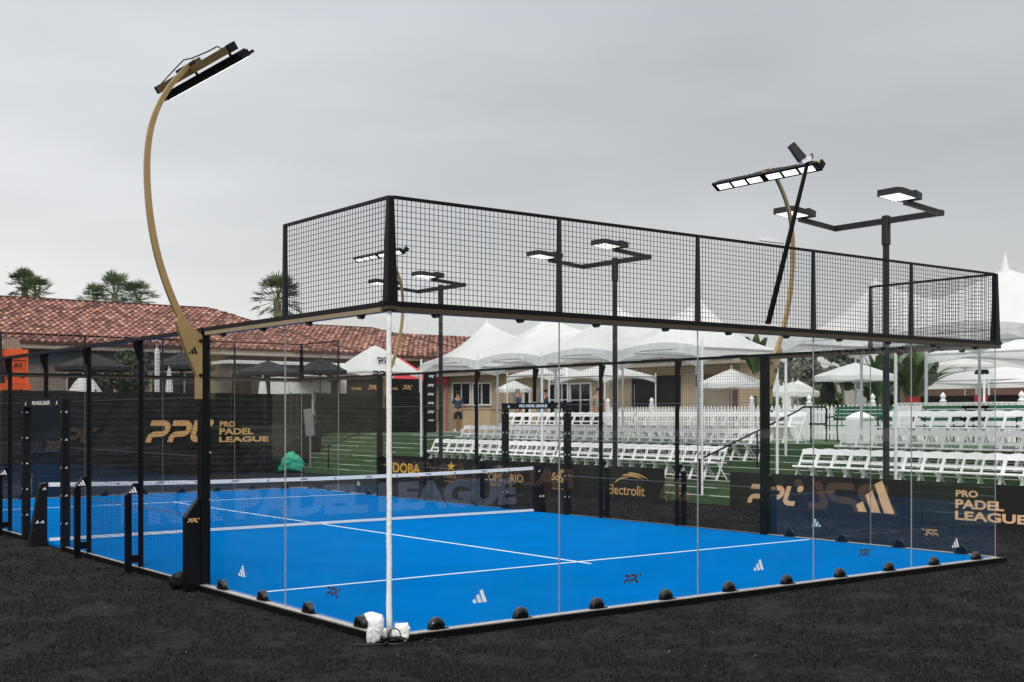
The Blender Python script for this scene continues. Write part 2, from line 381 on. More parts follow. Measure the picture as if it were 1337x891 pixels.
BARS = [[(12,0),(58,0),(35,50),(0,30)], [(80,0),(132,0),(88,102),(50,80)], [(150,0),(205,0),(140,152),(100,132)]]
def stripes(mb, o, U, V, w):
    for b in BARS: mb.flat([(x*w/205, y*w/205) for x, y in b], o, U, V)

# ------------------------------------------------------------------ the setting
def sheet(name, m, x0, x1, y0, y1, z):
    b = MB(); b.add([(x0,y0,z),(x1,y0,z),(x1,y1,z),(x0,y1,z)], [(0,1,2,3)]); return struct(b.build(name, m, origin=((x0+x1)/2, (y0+y1)/2, z)))
sheet('ground', 'turf', -900, 900, -900, 900, -.06)
# court surface
b = MB(); b.box(0.02, 9.98, 0.02, 19.98, -.05, 0); struct(b.build('court_surface', 'blue'))
ln = MB()
LW = .05
for y in (3.08, 16.92): ln.box(.30, 9.94, y-LW/2, y+LW/2, .001, .004)
ln.box(5-LW/2, 5+LW/2, 3.08+LW/2+.001, 16.92-LW/2-.001, .001, .004); ln.box(5-LW/2, 5+LW/2, 2.82, 3.08-LW/2-.001, .001, .004)
struct(ln.build('court_lines', 'line'))
# terraces: nine low green steps
st = MB(); ed = MB(); YA, YB = -30, 62
RISE, TREAD, X0 = .141, .5, 14.9
pts = [(X0, -.05)]
for k in range(1, 10):
    x = X0+TREAD*(k-1); pts += [(x, RISE*k)]
    if k < 9: pts += [(x+TREAD, RISE*k)]
pts += [(24.0, RISE*9)]
vs = []; fs = []
for x, z in pts: vs += [(x, YA, z), (x, YB, z)]
for i in range(len(pts)-1): fs.append((2*i, 2*i+2, 2*i+3, 2*i+1))
st.add(vs, fs); struct(st.build('terraces', 'green', origin=(X0, 0, 0)))
rnd = random.Random(3)
for k in range(1, 10):
    x = X0+TREAD*(k-1); z = RISE*k
    for (ya, yb) in ((-4, 1.9), (2.2, 7.2), (7.9+rnd.random()*.5, 9.2+rnd.random()*.8), (9.9, 14.8), (15.4, 21.3), (21.6+rnd.random(), 23.0+rnd.random()*1.6), (25.2+rnd.random()*.8, 26.2+rnd.random()*2), (28.8+rnd.random()*1.2, 30.4+rnd.random()*2.4)):
        ed.box(x+.0, x+.045, ya, yb, z+.003, z+.012)
struct(ed.build('terrace_edging', 'white', origin=(X0, 0, 0)))
sheet('plaza', 'concrete', 24.0, 300, -60, 300, RISE*9)
sheet('upper_ground', 'concrete', 14.0, 24.0, 62, 300, RISE*9)

# ------------------------------------------------------------------ court enclosure
ZT, ZU = 2.96, 3.95
def frame_U(side):
    return {'back': (Vector((1,0,0)), Vector((0,-1,0))), 'left': (Vector((0,1,0)), Vector((-1,0,0))), 'right': (Vector((0,1,0)), Vector((1,0,0))), 'far': (Vector((1,0,0)), Vector((0,1,0)))}[side]
def clamp_mesh():
    b = MB()
    prof = arc(0, 0, .086, 0, 180, 16); prof = [(x, .008+y*1.18) for x, y in prof]
    inner = [(x*.9, .008+(z-.008)*.9) for x, z in prof]
    b.prism([(-.086, 0)]+prof[::-1]+[(.086, 0)], (0, .018, 0), (1,0,0), (0,0,1), (0,-1,0), .038)
    vs = []; fs = []; n = len(prof)
    for k, (sc, dy) in enumerate(((1, -.0201), (.95, -.032), (.82, -.042), (.6, -.048), (.3, -.05), (.01, -.0505))): vs += [(x*sc, dy, .002+z*sc) for x, z in prof]
    for k in range(5):
        for i in range(n-1): fs.append((k*n+i, (k+1)*n+i, (k+1)*n+i+1, k*n+i+1))
    b.add(vs, fs)
    b.box(-.06, .115, -.045, .03, .0, .010)
    for sx in (-.035, .035): b.tube([(sx, -.03, .022), (sx, -.062, .022)], .010, 8)
    return b
mat('black_gloss', (.003, .003, .0035), .14, spec=.5)
CL = clamp_mesh(); CLD = {}
def put_mesh(mb_src, name, mats, parent, loc, rz=0, flipz=False, cache=None):
    key = (name, cache)
    if key not in CLD:
        me = bpy.data.meshes.new(name); me.from_pydata(mb_src.v, [], mb_src.f); me.update()
        for m_ in ([mats] if isinstance(mats, str) else mats): me.materials.append(M[m_])
        CLD[key] = me
    o = bpy.data.objects.new(name, CLD[key]); COL.objects.link(o)
    o.parent = parent; o.location = Vector(loc)-ORG[parent.name]; o.rotation_euler = (0, R(180) if flipz else 0, rz); return o
TOPCL = MB(); TOPCL.prism([(-.042, 0)]+arc(0, 0, .038, 180, 360, 10)+[(.042, 0)], (0, .025, 0), (1,0,0), (0,0,1), (0,-1,0), .05)

def glass_wall(side, n, start, label, cat='glass wall', marks='AP'):
    """side walls of the court: n two metre panes between base rail and top beam"""
    U, O = frame_U(side)
    org = {'back': Vector((0,0,0)), 'left': Vector((0,0,0)), 'right': Vector((10,0,0)), 'far': Vector((0,20,0))}[side]+U*start
    root = thing('glass_wall', label, cat, org)
    P = lambda a, o_, z: org+U*a+O*o_+Vector((0, 0, z))
    Ln = 2*n
    def bx(mb, a0, a1, o0, o1, z0, z1):
        p = P(a0, o0, z0); q = P(a1, o1, z1); mb.box(min(p.x,q.x), max(p.x,q.x), min(p.y,q.y), max(p.y,q.y), z0, z1)
    e0, e1 = (-.06, .06)
    if side == 'back': e0, e1 = -.13, .13
    if side in ('left', 'right'): e0, e1 = (.0, .12) if start == 0 else (-.12, .0)
    r = MB(); bx(r, e0, Ln+e1, .02, .092, -.058, .004); r.build('base_rail', 'black', root)
    r = MB(); bx(r, .03 if side != 'back' else -.03, Ln, -.02, .07, .0055, .012); r.build('base_strip', 'silver', root)
    for i in range(n):
        g = MB(); bx(g, 2*i+.004, 2*i+1.996, -.006, .006, .013, ZT-.056)
        pane = g.build('glass_panel', ['glass', 'silver'], root)
        me = pane.data
        for p in me.polygons:
            if abs(p.normal.dot(U)) > .9: p.material_index = 1
        for k in (.5, 1.5):
            c = P(2*i+k, 0, .012)
            rz = {'back': 0, 'left': R(-90), 'right': R(90), 'far': R(180)}[side]
            put_mesh(CL, 'base_clamp', 'black_gloss', root, c, rz, cache='a')
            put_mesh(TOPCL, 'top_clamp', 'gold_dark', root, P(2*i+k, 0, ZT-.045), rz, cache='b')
        # small bolts near the joint
        m_ = marks[i % len(marks)]
        if side != 'far':
            q = MB(); D = {'back': U, 'left': -U, 'right': U}[side]
            if side == 'right': D = U
            c = P(2*i+1, .0085, .27)
            if m_ == 'A': stripes(q, c-D*.085-Vector((0,0,.06)), D, (0,0,1), .17); q.build('logo_sticker', 'white_print', pane)
            else: ppl(q, c-D*.13-Vector((0,0,.045)), D, (0,0,1), .26, .095); q.build('logo_sticker', 'brown_print' if side != 'right' else 'gold_print', pane)
    return root
# top beams and upper mesh of one end of the court
def wires(mb, org, U, V, w, h, cell, r, skip_edges=True, N_=None):
    """woven wire grid w x h"""
    org = Vector(org); U = Vector(U); V = Vector(V); nrm = U.cross(V).normalized()
    nx = int(round(w/cell)); ny = int(round(h/cell))
    for i in range(nx+1):
        a = org+U*(w*i/nx); mb.bar(a, a+V*h, r, r, up=nrm)
    for j in range(ny+1):
        a = org+V*(h*j/ny)+nrm*r; mb.bar(a, a+U*w, r, r, up=nrm)
CELL = .05
def upper_screen(y0, sgn, label):
    root = thing('mesh_screen', label, 'mesh screen', (5, y0, ZT))
    # beams: black top face with a gold coloured lower lip
    x0, x1 = -.05, 10.05
    b = MB(); b.box(-.09, 10.09, y0-.045 if sgn > 0 else y0-.045, y0+.045, ZT, ZT+.045)
    for x in (-.0, 10.0):
        ya, yb = (y0+.046, y0+4.0) if sgn > 0 else (y0-4.0, y0-.046)
        b.box(x-.045, x+.045, ya, yb, ZT, ZT+.045)
    b.build('top_beam', 'black', root)
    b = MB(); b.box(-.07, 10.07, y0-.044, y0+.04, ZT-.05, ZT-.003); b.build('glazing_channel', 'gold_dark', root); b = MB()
    for x in (0, 10.0):
        ya, yb = (y0+.042, y0+3.9) if sgn > 0 else (y0-3.9, y0-.046)
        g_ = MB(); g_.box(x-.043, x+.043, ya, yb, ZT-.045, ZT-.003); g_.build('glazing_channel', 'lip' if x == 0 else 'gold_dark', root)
    def post(x, y, big=False):
        p = MB(); w0, w1 = (.11, .055) if big else (.055, .035)
        p.bar((x, y, ZT+.046), (x, y, ZU), w0, w0*.8, w1, w1*.9); p.build('screen_post', 'black' if big else 'pole_grey', root)
    for x in (2, 4, 6, 8): post(x, y0)
    post(0, y0, True); post(10, y0, True)
    for x in (0, 10): post(x, y0+2*sgn, False)
    b = MB(); b.box(.028, 9.972, y0-.012, y0+.012, ZU-.02, ZU+.008)
    for x in (0, 10):
        ya, yb = sorted((y0+.013*sgn, y0+2.02*sgn)); b.box(x-.012, x+.012, ya, yb, ZU-.02, ZU+.008)
    b.build('top_rail', 'black', root)
    H = ZU-ZT-.07
    w_ = MB(); wires(w_, (.03, y0, ZT+.048), (1,0,0), (0,0,1), 9.94, H, CELL, .0045); w_.build('wire_mesh', 'wire', root)
    for x in (0, 10):
        w_ = MB(); wires(w_, (x, min(y0+.05*sgn, y0+2*sgn), ZT+.048), (0,1,0), (0,0,1), 1.95, H, CELL, .0045); w_.build('wire_mesh', 'wire', root)
    return root
glass_wall('back', 5, 0, 'five clear glass panels forming the near end wall of the blue court', marks='AP')
glass_wall('left', 2, 0, 'two clear glass panels on the left side of the near corner', marks='PA')
glass_wall('right', 2, 0, 'two clear glass panels on the right side of the court under the screen', marks='PA')
glass_wall('far', 5, 0, 'five clear glass panels at the far end of the blue court')
glass_wall('left', 2, 16, 'two glass side panels at the far left end of the court')
glass_wall('right', 2, 16, 'two glass side panels at the far right end of the court near the canopies')
upper_screen(0, 1, 'black wire mesh screen above the near glass corner')
upper_screen(20, -1, 'black wire mesh screen above the far glass wall')

def heavy_post(x, y, s, label):
    """thick gold and black corner post of the glass; s = outward direction in x"""
    root = thing('court_post', label, 'post', (x, y, -.06), 'thick posts between glass and mesh')
    b = MB(); b.box(x-.055, x+.055, y-.06, y+.06, -.058, ZT+.044); b.build('post', 'black', root)
    b = MB(); xo = x+s*.056
    poly = [(0, 0), (.19, 0), (.19, .86), (.03, 1.07), (0, 1.07)]
    b.prism(poly, (xo, y-.045, -.058), (s,0,0), (0,0,1), (0,1,0), .09); br = b.build('brace_box', 'black', root)
    q = MB(); D = Vector((1,0,0)) if s < 0 else Vector((1, 0, 0))
    ppl(q, (xo+(-.17 if s < 0 else .03), y-.049, .74), (1,0,0), (0,0,1), .15, .05); q.build('logo', 'gold_print', br)
    for z in (1.0, 1.55):
        q = MB(); q.tube([(x+.05, y-.075, z), (x+.05, y-.058, z)], .014, 8); q.build('bolt', 'steel', root)
    return root
heavy_post(0, 4.02, -1, 'thick black post with gold lamp bracket at left end of near glass')
heavy_post(10, 4.02, 1, 'thick black post at the right end of the near glass on far side')
heavy_post(0, 15.98, -1, 'thick black post beside the far left glass, cut by the frame edge')
heavy_post(10, 15.98, 1, 'thick black post at the far right glass beside the white foam pole')

def side_fence(x, s, label):
    root = thing('mesh_fence', label, 'mesh fence', (x, 10, -.06))
    for y in (6, 8, 12, 14):
        p = MB(); p.box(x-.028, x+.028, y-.028, y+.028, -.058, ZT-.002)
        po = p.build('post', 'black', root)
        g = MB(); g.prism([(.029, 0), (.029, -.24), (.04, -.24), (.10, -.04), (.10, 0)], (x, y-.02, ZT-.003), (s,0,0), (0,0,1), (0,1,0), .04); g.build('bracket', 'black', po)
        if True:
            g = MB(); D = (s, 0, 0)
            g.prism([(.13, 0), (.21, 0), (.21, 1.0), (.10, 1.16), (.03, 1.16), (.03, 1.02), (.13, 1.02)], (x, y-.03, -.058), D, (0,0,1), (0,1,0), .06)
            g.box(*sorted((x+s*.03, x+s*.13)), y-.025, y+.025, .07, .17)
            bo = g.build('outrigger', 'black', root)
            q = MB(); stripes(q, (x+(-.17 if s < 0 else .06), y-.033, .98), (1,0,0), (0,0,1), .11); q.build('logo', 'white_print', bo)
    p = MB(); p.box(x-.028, x+.028, 9.972, 10.028, 2.27, ZT-.002); po = p.build('post', 'black', root)
    g = MB(); g.prism([(.029, 0), (.029, -.24), (.04, -.24), (.10, -.04), (.10, 0)], (x, 9.98, ZT-.003), (s,0,0), (0,0,1), (0,1,0), .04); g.build('bracket', 'black', po)
    b = MB(); b.box(x-.04, x+.04, 4.09, 15.91, ZT, ZT+.045); b.build('top_rail', 'black', root)
    b = MB(); b.box(x-.03+s*.03, x+.03+s*.03, 4.1, 8.94, -.058, .006); b.box(x-.03+s*.03, x+.03+s*.03, 11.06, 15.9, -.058, .006); b.build('bottom_rail', ['black'], root)
    b = MB(); b.box(x+s*.02-.02, x+s*.02+.02, 4.1, 8.94, .0065, .010); b.box(x+s*.02-.02, x+s*.02+.02, 11.06, 15.9, .0065, .010); b.build('rail_strip', 'silver', root)
    b = MB()
    for z in (.78, 1.5, 2.2):
        for ya, yb in ((4.1, 8.95), (11.05, 15.9)):
            b.bar((x-s*.036, ya, z), (x-s*.036, yb, z), .009, .009)
    b.build('tie_wire', 'grey_wire', root)
    for ya, yb in ((4.09, 5.97), (6.03, 7.97), (8.03, 8.95), (11.05, 11.97), (12.03, 13.97), (14.03, 15.91)):
        w_ = MB(); wires(w_, (x, ya, .01), (0,1,0), (0,0,1), yb-ya, ZT-.02, CELL, .0030); w_.build('wire_mesh', 'wire', root)
    w_ = MB(); wires(w_, (x, 9.06, 2.27), (0,1,0), (0,0,1), .9, ZT-2.28, CELL, .0030); wires(w_, (x, 10.04, 2.27), (0,1,0), (0,0,1), .9, ZT-2.28, CELL, .0030); w_.build('wire_mesh', 'wire', root)
    return root
side_fence(0, -1, 'black wire mesh fence along the near left side of the court')
side_fence(10, 1, 'black wire mesh fence along the right side facing the white chairs')

def portal(x, s, label):
    root = thing('doorway_frame', label, 'doorway frame', (x, 10, -.06), 'padded doorway frames at the net')
    xm = x+s*.02
    for y in (9.0, 11.0):
        b = MB(); b.box(xm-.06, xm+.06, y-.05, y+.05, -.058, 2.12); u = b.build('padded_post', 'black_soft', root)
        q = MB()
        for k in range(5):
            z = .35+k*.42
            stripes(q, (xm-.02, y-.053, z), (1,0,0), (0,0,1), .04)
            stripes(q, (xm-.063, y+.02, z), (0,-1,0), (0,0,1), .04)
        q.build('logo', 'white_print', u)
    b = MB(); b.box(xm-.06, xm+.06, 8.95, 11.05, 2.122, 2.25); u = b.build('padded_lintel', 'black_soft', root)
    q = MB()
    fit_text(q, 'PRO PADEL LEAGUE', (xm-.063, 10.45, 2.155), (0,-1,0), (0,0,1), .9, .06, .03)
    stripes(q, (xm-.063, 10.85, 2.155), (0,-1,0), (0,0,1), .08); stripes(q, (xm-.063, 9.25, 2.155), (0,-1,0), (0,0,1), .08)
    q.build('lettering', 'white_print', u)
    return root
portal(0, -1, 'black padded doorway frame at the near left end of the net')
portal(10, 1, 'black padded doorway frame with white lettering at far end of the net')

# ---- net
root = thing('court_net', 'tennis style net with white tape across the middle of the court', 'net', (5, 10, 0))
def ztop(x): return .93-.06*(1-((x-5)/5)**2)
w_ = MB(); nx = 238
for i in range(nx+1):
    x = .05+9.9*i/nx; w_.bar((x, 10, .03), (x, 10, ztop(x)-.05), .003, .003, up=(0,1,0))
for j in range(21):
    f_ = j/20
    for k in range(12):
        xa = .05+9.9*k/12; xb = .05+9.9*(k+1)/12
        w_.bar((xa, 10.003, .04+(ztop(xa)-.1)*f_), (xb, 10.003, .04+(ztop(xb)-.1)*f_), .003, .003, up=(0,1,0))
w_.build('net_mesh', 'wire', root)
t = MB(); K = 24
for k in range(K):
    xa = .04+9.92*k/K; xb = .04+9.92*(k+1)/K
    t.add([(xa,9.992,ztop(xa)-.065),(xb,9.992,ztop(xb)-.065),(xb,9.992,ztop(xb)),(xa,9.992,ztop(xa)),(xa,10.008,ztop(xa)-.065),(xb,10.008,ztop(xb)-.065),(xb,10.008,ztop(xb)),(xa,10.008,ztop(xa))],
          [(0,1,2,3),(7,6,5,4),(3,2,6,7),(0,4,5,1)])
tp = t.build('top_tape', 'white', root)
q = MB(); q2 = MB()
for k in range(14):
    x = .45+k*.68
    q = MB(); (stripes(q, (x, 9.990, ztop(x)-.05), (1,0,0), (0,0,1), .055) if k % 2 else ppl(q, (x, 9.990, ztop(x)-.05), (1,0,0), (0,0,1), .16, .036))
    q.build('tape_logo', 'brown_print', tp)
t = MB()
for k in range(K):
    xa = .04+9.92*k/K; xb = .04+9.92*(k+1)/K; t.bar((xa, 9.99, .03), (xb, 9.99, .03), .02, .045)
t.build('bottom_tape', 'white', root)
q = MB(); fit_text(q, 'PRO PADEL LEAGUE', (1.2, 9.988, .17), (1,0,0), (0,0,1), 8.3, .56, .06); q.build('net_lettering', 'net_print', root)
for x, s in ((0, -1), (10, 1)):
    b = MB(); b.prism([(.0, 0), (.27, 0), (.12, .90), (.10, .96), (0, .98)], (x-s*.0, 9.93, -.05 if x == 0 else -.05), (s,0,0), (0,0,1), (0,1,0), .14)
    po = b.build('net_post', 'black_soft', root)
    q = MB()
    for z, dx in ((.82, .03), (.30, .06), (.30, .14)): stripes(q, (x+(s*dx if s > 0 else -dx-.05), 9.926, z), (1,0,0), (0,0,1), .06)
    q.build('logo', 'white_print', po)

# ---- court floodlights on curved gold masts
def floodlight(bx, by, s, label):
    root = thing('court_floodlight', label, 'floodlight', (bx+s*.06, by, 1.9), 'curved gold court floodlights')
    P = lambda o_, z: Vector((bx+s*o_, by, z))
    pix = [(240,423),(228,398),(215,365),(204,328),(196,285),(192,240),(192,200),(197,165),(207,137),(222,112),(241,91),(254,80)]
    pts = [at(u, v, Y=4.0) for u, v in pix]; pts = [P(-p.x, p.z) for p in pts]
    for _ in range(2): pts = [pts[0]]+[q_ for a_, b_ in zip(pts, pts[1:]) for q_ in (a_*.75+b_*.25, a_*.25+b_*.75)]+[pts[-1]]
    m = MB(); n = len(pts); vs = []; fs = []
    for i, p in enumerate(pts):
        a = (pts[min(i+1, n-1)]-pts[max(i-1, 0)]).normalized(); nn = Vector((a.z, 0, -a.x)); wd = .082-.034*i/(n-1); th = .045
        for sx, sy in ((-1,-1),(1,-1),(1,1),(-1,1)): vs.append(p+nn*wd/2*sx+Vector((0, th/2*sy, 0)))
    for i in range(n-1):
        for k in range(4): fs.append((4*i+k, 4*i+(k+1) % 4, 4*i+4+(k+1) % 4, 4*i+4+k))
    fs += [(3,2,1,0), (4*n-4, 4*n-3, 4*n-2, 4*n-1)]; m.add(vs, fs); m.build('mast', 'gold', root)
    poly = [at(u, v, Y=4.0) for u, v in ((262,521),(255,521),(255,492),(240,455),(228,420),(236,408),(246,424),(262,438))]
    b = MB(); b.prism([(-p.x, p.z) for p in poly], (bx, by-.05, 0), (s,0,0), (0,0,1), (0,1,0), .07); br = b.build('gusset_plate', 'gold', root)
    q = MB(); c = at(244, 462, Y=4.0); stripes(q, (bx+s*(-c.x) + (0 if s < 0 else -.1), by-.054, c.z), (1,0,0), (0,0,1), .11); q.build('logo', 'black', br)
    for z in (2.05, 2.45, 2.85):
        q = MB(); q.tube([(bx+s*.075, by-.07, z), (bx+s*.075, by-.05, z)], .02, 8); q.build('bolt', 'black', root)
    # head
    c = P(.14, 6.02); A = R(35)
    inn = Vector((-s*math.cos(A), 0, -math.sin(A)*.0)).normalized()
    dn = Vector((-s*math.sin(A), 0, -math.cos(A)))      # where the lamps look
    ac = Vector((0, 1, 0)); tr = Vector((-s*math.cos(A), 0, math.sin(A)))  # across the head, towards the court
    b = MB(); b.prism([(-1.0, -.05), (1.0, -.05), (1.0, .05), (-1.0, .05)], c-dn*.03, ac, tr, dn, .085); b.build('crossbar', 'gold', root)
    for k in (-1, 1):
        q = MB(); e = c+ac*k*1.02+dn*-.034; q.prism([(-.018, -.055), (.018, -.055), (.018, .055), (-.018, .055)], e, ac, tr, dn, .093); q.build('end_cap', 'black', root)
    # outer and inner rails of the lamp frame
    f0 = c+Vector((-s*.16, 0, -.075))
    b = MB()
    for w in (-.085, .085): b.bar(f0+ac*-1.08+tr*w, f0+ac*1.08+tr*w, .02, .035, up=dn)
    for k in (-1.08, -.36, .0, .36, 1.08): b.bar(f0+ac*k-tr*.09, f0+ac*k+tr*.09, .03, .03, up=dn)
    for k in (-.9, 0, .9): b.bar(c+ac*k+dn*.03, f0+ac*k-tr*.08, .03, .02)
    b.build('lamp_frame', 'black', root)
    for k in range(6):
        x = (-.86, -.53, -.20, .20, .53, .86)[k]
        b = MB(); o = f0+ac*x-dn*.02
        b.prism([(-.165,-.07),(-.14,-.085),(.14,-.085),(.165,-.07),(.165,.07),(.14,.085),(-.14,.085),(-.165,.07)], o-dn*.03, ac, tr, dn, .075); h = b.build('lamp_module', 'black', root)
        b = MB(); b.prism([(-.135,-.055),(.135,-.055),(.135,.055),(-.135,.055)], o+dn*.0455, ac, tr, dn, .006); b.build('led_panel', 'led', h)
        b = MB()
        for f_ in range(7): b.bar(o-dn*.03+ac*(-.12+.04*f_)-tr*.07, o-dn*.03+ac*(-.12+.04*f_)+tr*.07, .006, .04, up=-dn)
        b.build('heat_fins', 'black', h)
    b = MB(); b.prism([(-.3,-.04),(.25,-.04),(.25,.04),(-.3,.04)], c-dn*.032+ac*.1, ac, tr, -dn, .04); b.build('driver_box', 'gold_dark', root)
    b = MB(); b.tube([c-dn*.03+ac*-.8, c-dn*.07+ac*-.75, c-dn*.075+ac*-.5, c-dn*.10+ac*-.1, c-dn*.13+ac*.1, c-dn*.09+ac*.45, c-dn*.03+ac*.9], .008, 6); b.build('cable', 'cable', root)
    return root
floodlight(0, 4.0, -1, 'unlit gold curved floodlight rising at the left edge of the court')
floodlight(10, 4.0, 1, 'gold curved floodlight with six lit lamps beside the leaning black mast')
floodlight(10, 16.0, 1, 'small distant gold curved floodlight seen behind the corner screen post')

# ---- leaning camera mast on the near end wall
p0 = at(1001, 431, Y=0.0); p1 = at(1056, 207, X=p0.x)
root = thing('camera_mast', 'black leaning camera mast clamped to the top beam of the near wall', 'camera mast', p0)
b = MB(); b.bar(p0+Vector((0,0,-.0)), p1, .055, .04, .03, .03); b.build('mast', 'black', root)
b = MB(); b.box(p0.x-.16, p0.x+.10, -.07, .07, ZT+.046, ZT+.062); b.build('clamp_plate', 'white', root)
b = MB(); a_ = at(1040, 196, X=p0.x); o = p1+Vector((-.07, .03, -.02))
b.bar(o, o+Vector((-.10, .08, .17)), .10, .09, .085, .07); h = b.build('camera_housing', 'pole_grey', root)
b = MB(); b.bar(o+Vector((-.03,0,-.03)), p1+Vector((.02,0,.0)), .06, .05); b.build('bracket', 'white', root)
b = MB(); b.tube([p1, p1+Vector((.02, -.03, .05)), p1+Vector((.05, -.02, .03)), p1+Vector((.02, 0, -.08))], .008, 6); b.build('cable', 'cable', root)
mid = at(1023, 316, X=p0.x-.0); b = MB(); b.bar(mid, mid+Vector((-.30, .10, .02)), .05, .045); b.build('antenna_arm', 'white', root)

# ---- foam pole and wrapping at the near corner
root = thing('foam_pole', 'white foam covered pole at the near corner of the glass', 'pole', (-.03, -.03, -.05))
b = MB(); pts = []; rs = []; rnd = random.Random(5)
for i in range(22):
    z = .02+i*(ZT-.06)/21; pts.append((-.035+rnd.uniform(-.002, .002), -.035+rnd.uniform(-.002, .002), z)); rs.append(.024+rnd.uniform(-.0015, .002))
b.tube(pts, rs, 10); b.build('foam_sleeve', 'foam', root, smooth=True)
b = MB(); b.box(-.085, .02, -.10, .005, ZT-.034, ZT-.005); b.build('top_collar', 'gold_dark', root)
def crumple(name, label, cat, c, poly, th, seed, m='wrap', U=None):
    """an upright bulging piece of crumpled wrap with the given front outline"""
    rnd = random.Random(seed); U = Vector(U or (RT[0], RT[1], 0)); V = Vector((0,0,1)); Wd = U.cross(V)*-1
    n = len(poly); cx = sum(p[0] for p in poly)/n; cy = sum(p[1] for p in poly)/n; c = Vector(c)
    mb = MB(); vs = []; fs = []; rings = []
    for sgn, k, dz in ((-1, .0, .5), (-1, .45, .5), (-1, .8, .42), (-1, 1, .25), (1, 1, -.25), (1, .8, -.42), (1, .45, -.5), (1, 0, -.5)):
        ring = []
        for a, b_ in poly:
            q = c+U*(cx+(a-cx)*k)+V*(cy+(b_-cy)*k)+Wd*(-dz*th)+Vector((rnd.uniform(-1,1), rnd.uniform(-1,1), rnd.uniform(-1,1)))*(.006 if th < .3 else .045)*(k > 0)
            q.z = max(q.z, c.z); vs.append(q)
        rings.append(ring)
    for r_ in range(7):
        for i in range(n): fs.append((r_*n+i, r_*n+(i+1) % n, (r_+1)*n+(i+1) % n, (r_+1)*n+i))
    mb.add(vs, fs); o = mb.build(name, m, origin=c, smooth=True); tag(o, label, cat); return o
def outl(pix, d):
    """outline in metres from pixels at depth d, relative to the lowest point; returns (base point, poly)"""
    u0 = sum(p[0] for p in pix)/len(pix); v0 = max(p[1] for p in pix); s_ = d/F
    return [((u-u0)*s_, (v0-v)*s_) for u, v in pix], u0, v0
def densify(pix, k=3):
    o = []
    for i in range(len(pix)):
        a = pix[i]; b_ = pix[(i+1) % len(pix)]
        for j in range(k): o.append((a[0]+(b_[0]-a[0])*j/k, a[1]+(b_[1]-a[1])*j/k))
    return o
for pix, lab, sd in (([(475,801),(487,800),(499,803),(501,812),(501,820),(497,828),(496,836),(487,841),(479,839),(479,829),(481,818),(480,810)], 'tall crumpled white wrapping standing left of the foam pole', 1),
                     ([(516,814),(532,813),(535,820),(534,833),(528,838),(518,838),(514,833),(514,822)], 'squat white wrapped block just right of the foam pole', 2),
                     ([(499,822),(512,819),(516,826),(514,836),(500,838),(497,830)], 'small white foam lump at the foot of the foam pole', 4)):
    pl, u0, v0 = outl(densify(pix), 10.6)
    c = at(u0, v0, Z=-.055); crumple('foam_wrapping', lab, 'wrapping', c, pl, .11, sd)
root = thing('cable_bundle', 'black looped cable lying beside the foam wrapping at the corner', 'cable', at(515, 838, Z=-.05))
b = MB(); rnd = random.Random(2)
def loop(u, v, ru, rv, tilt, w=1.0):
    c = at(u, v, d=10.35); pts = []
    for k in range(25):
        a = 2*math.pi*k/24; pts.append(c+Vector((RT[0], RT[1], 0))*ru*math.cos(a)*10.4/F+Vector((-FW[0]*tilt, -FW[1]*tilt, 1)).normalized()*rv*math.sin(a)*10.4/F)
    b.tube(pts, .006, 6)
loop(515, 829, 7.5, 9, .3); loop(512, 834, 5, 4, 1.5); loop(524, 834, 6, 3.5, 2)
g0 = [at(u, v, Z=-.045) for u, v in ((526,838),(536,836),(545,831),(556,829),(566,832),(570,836),(560,840),(548,838),(556,834),(572,836))]
b.tube(g0, .007, 6); g1 = [at(u, v, Z=-.045) for u, v in ((463,841),(480,842),(500,841),(520,841),(531,838))]; b.tube(g1, .006, 6)
b.build('cable', 'cable', root)
b = MB()
for (u, v) in ((499,838),(504,841),(509,838)): c = at(u, v, Z=-.03); b.sphere(c, .022, 8, 6, jit=.3, seed=u)
b.build('connector', 'black', root)
pl, u0, v0 = outl(densify([(221,752),(229,746),(236,744),(243,750),(245,760),(240,767),(226,769),(221,762)]), 13.0)
crumple('crumpled_bag', 'crumpled black plastic bag on the ground by the thick post', 'bag', at(u0, v0, Z=-.055), pl, .14, 9, 'black_soft')
b = MB(); b.tube([at(u, v, Z=-.04) for u, v in ((244,766),(250,764),(257,761),(261,757))], .006, 6); tag(b.build('loose_cable', 'cable'), 'short thin cable end between black bag and thick post', 'cable')

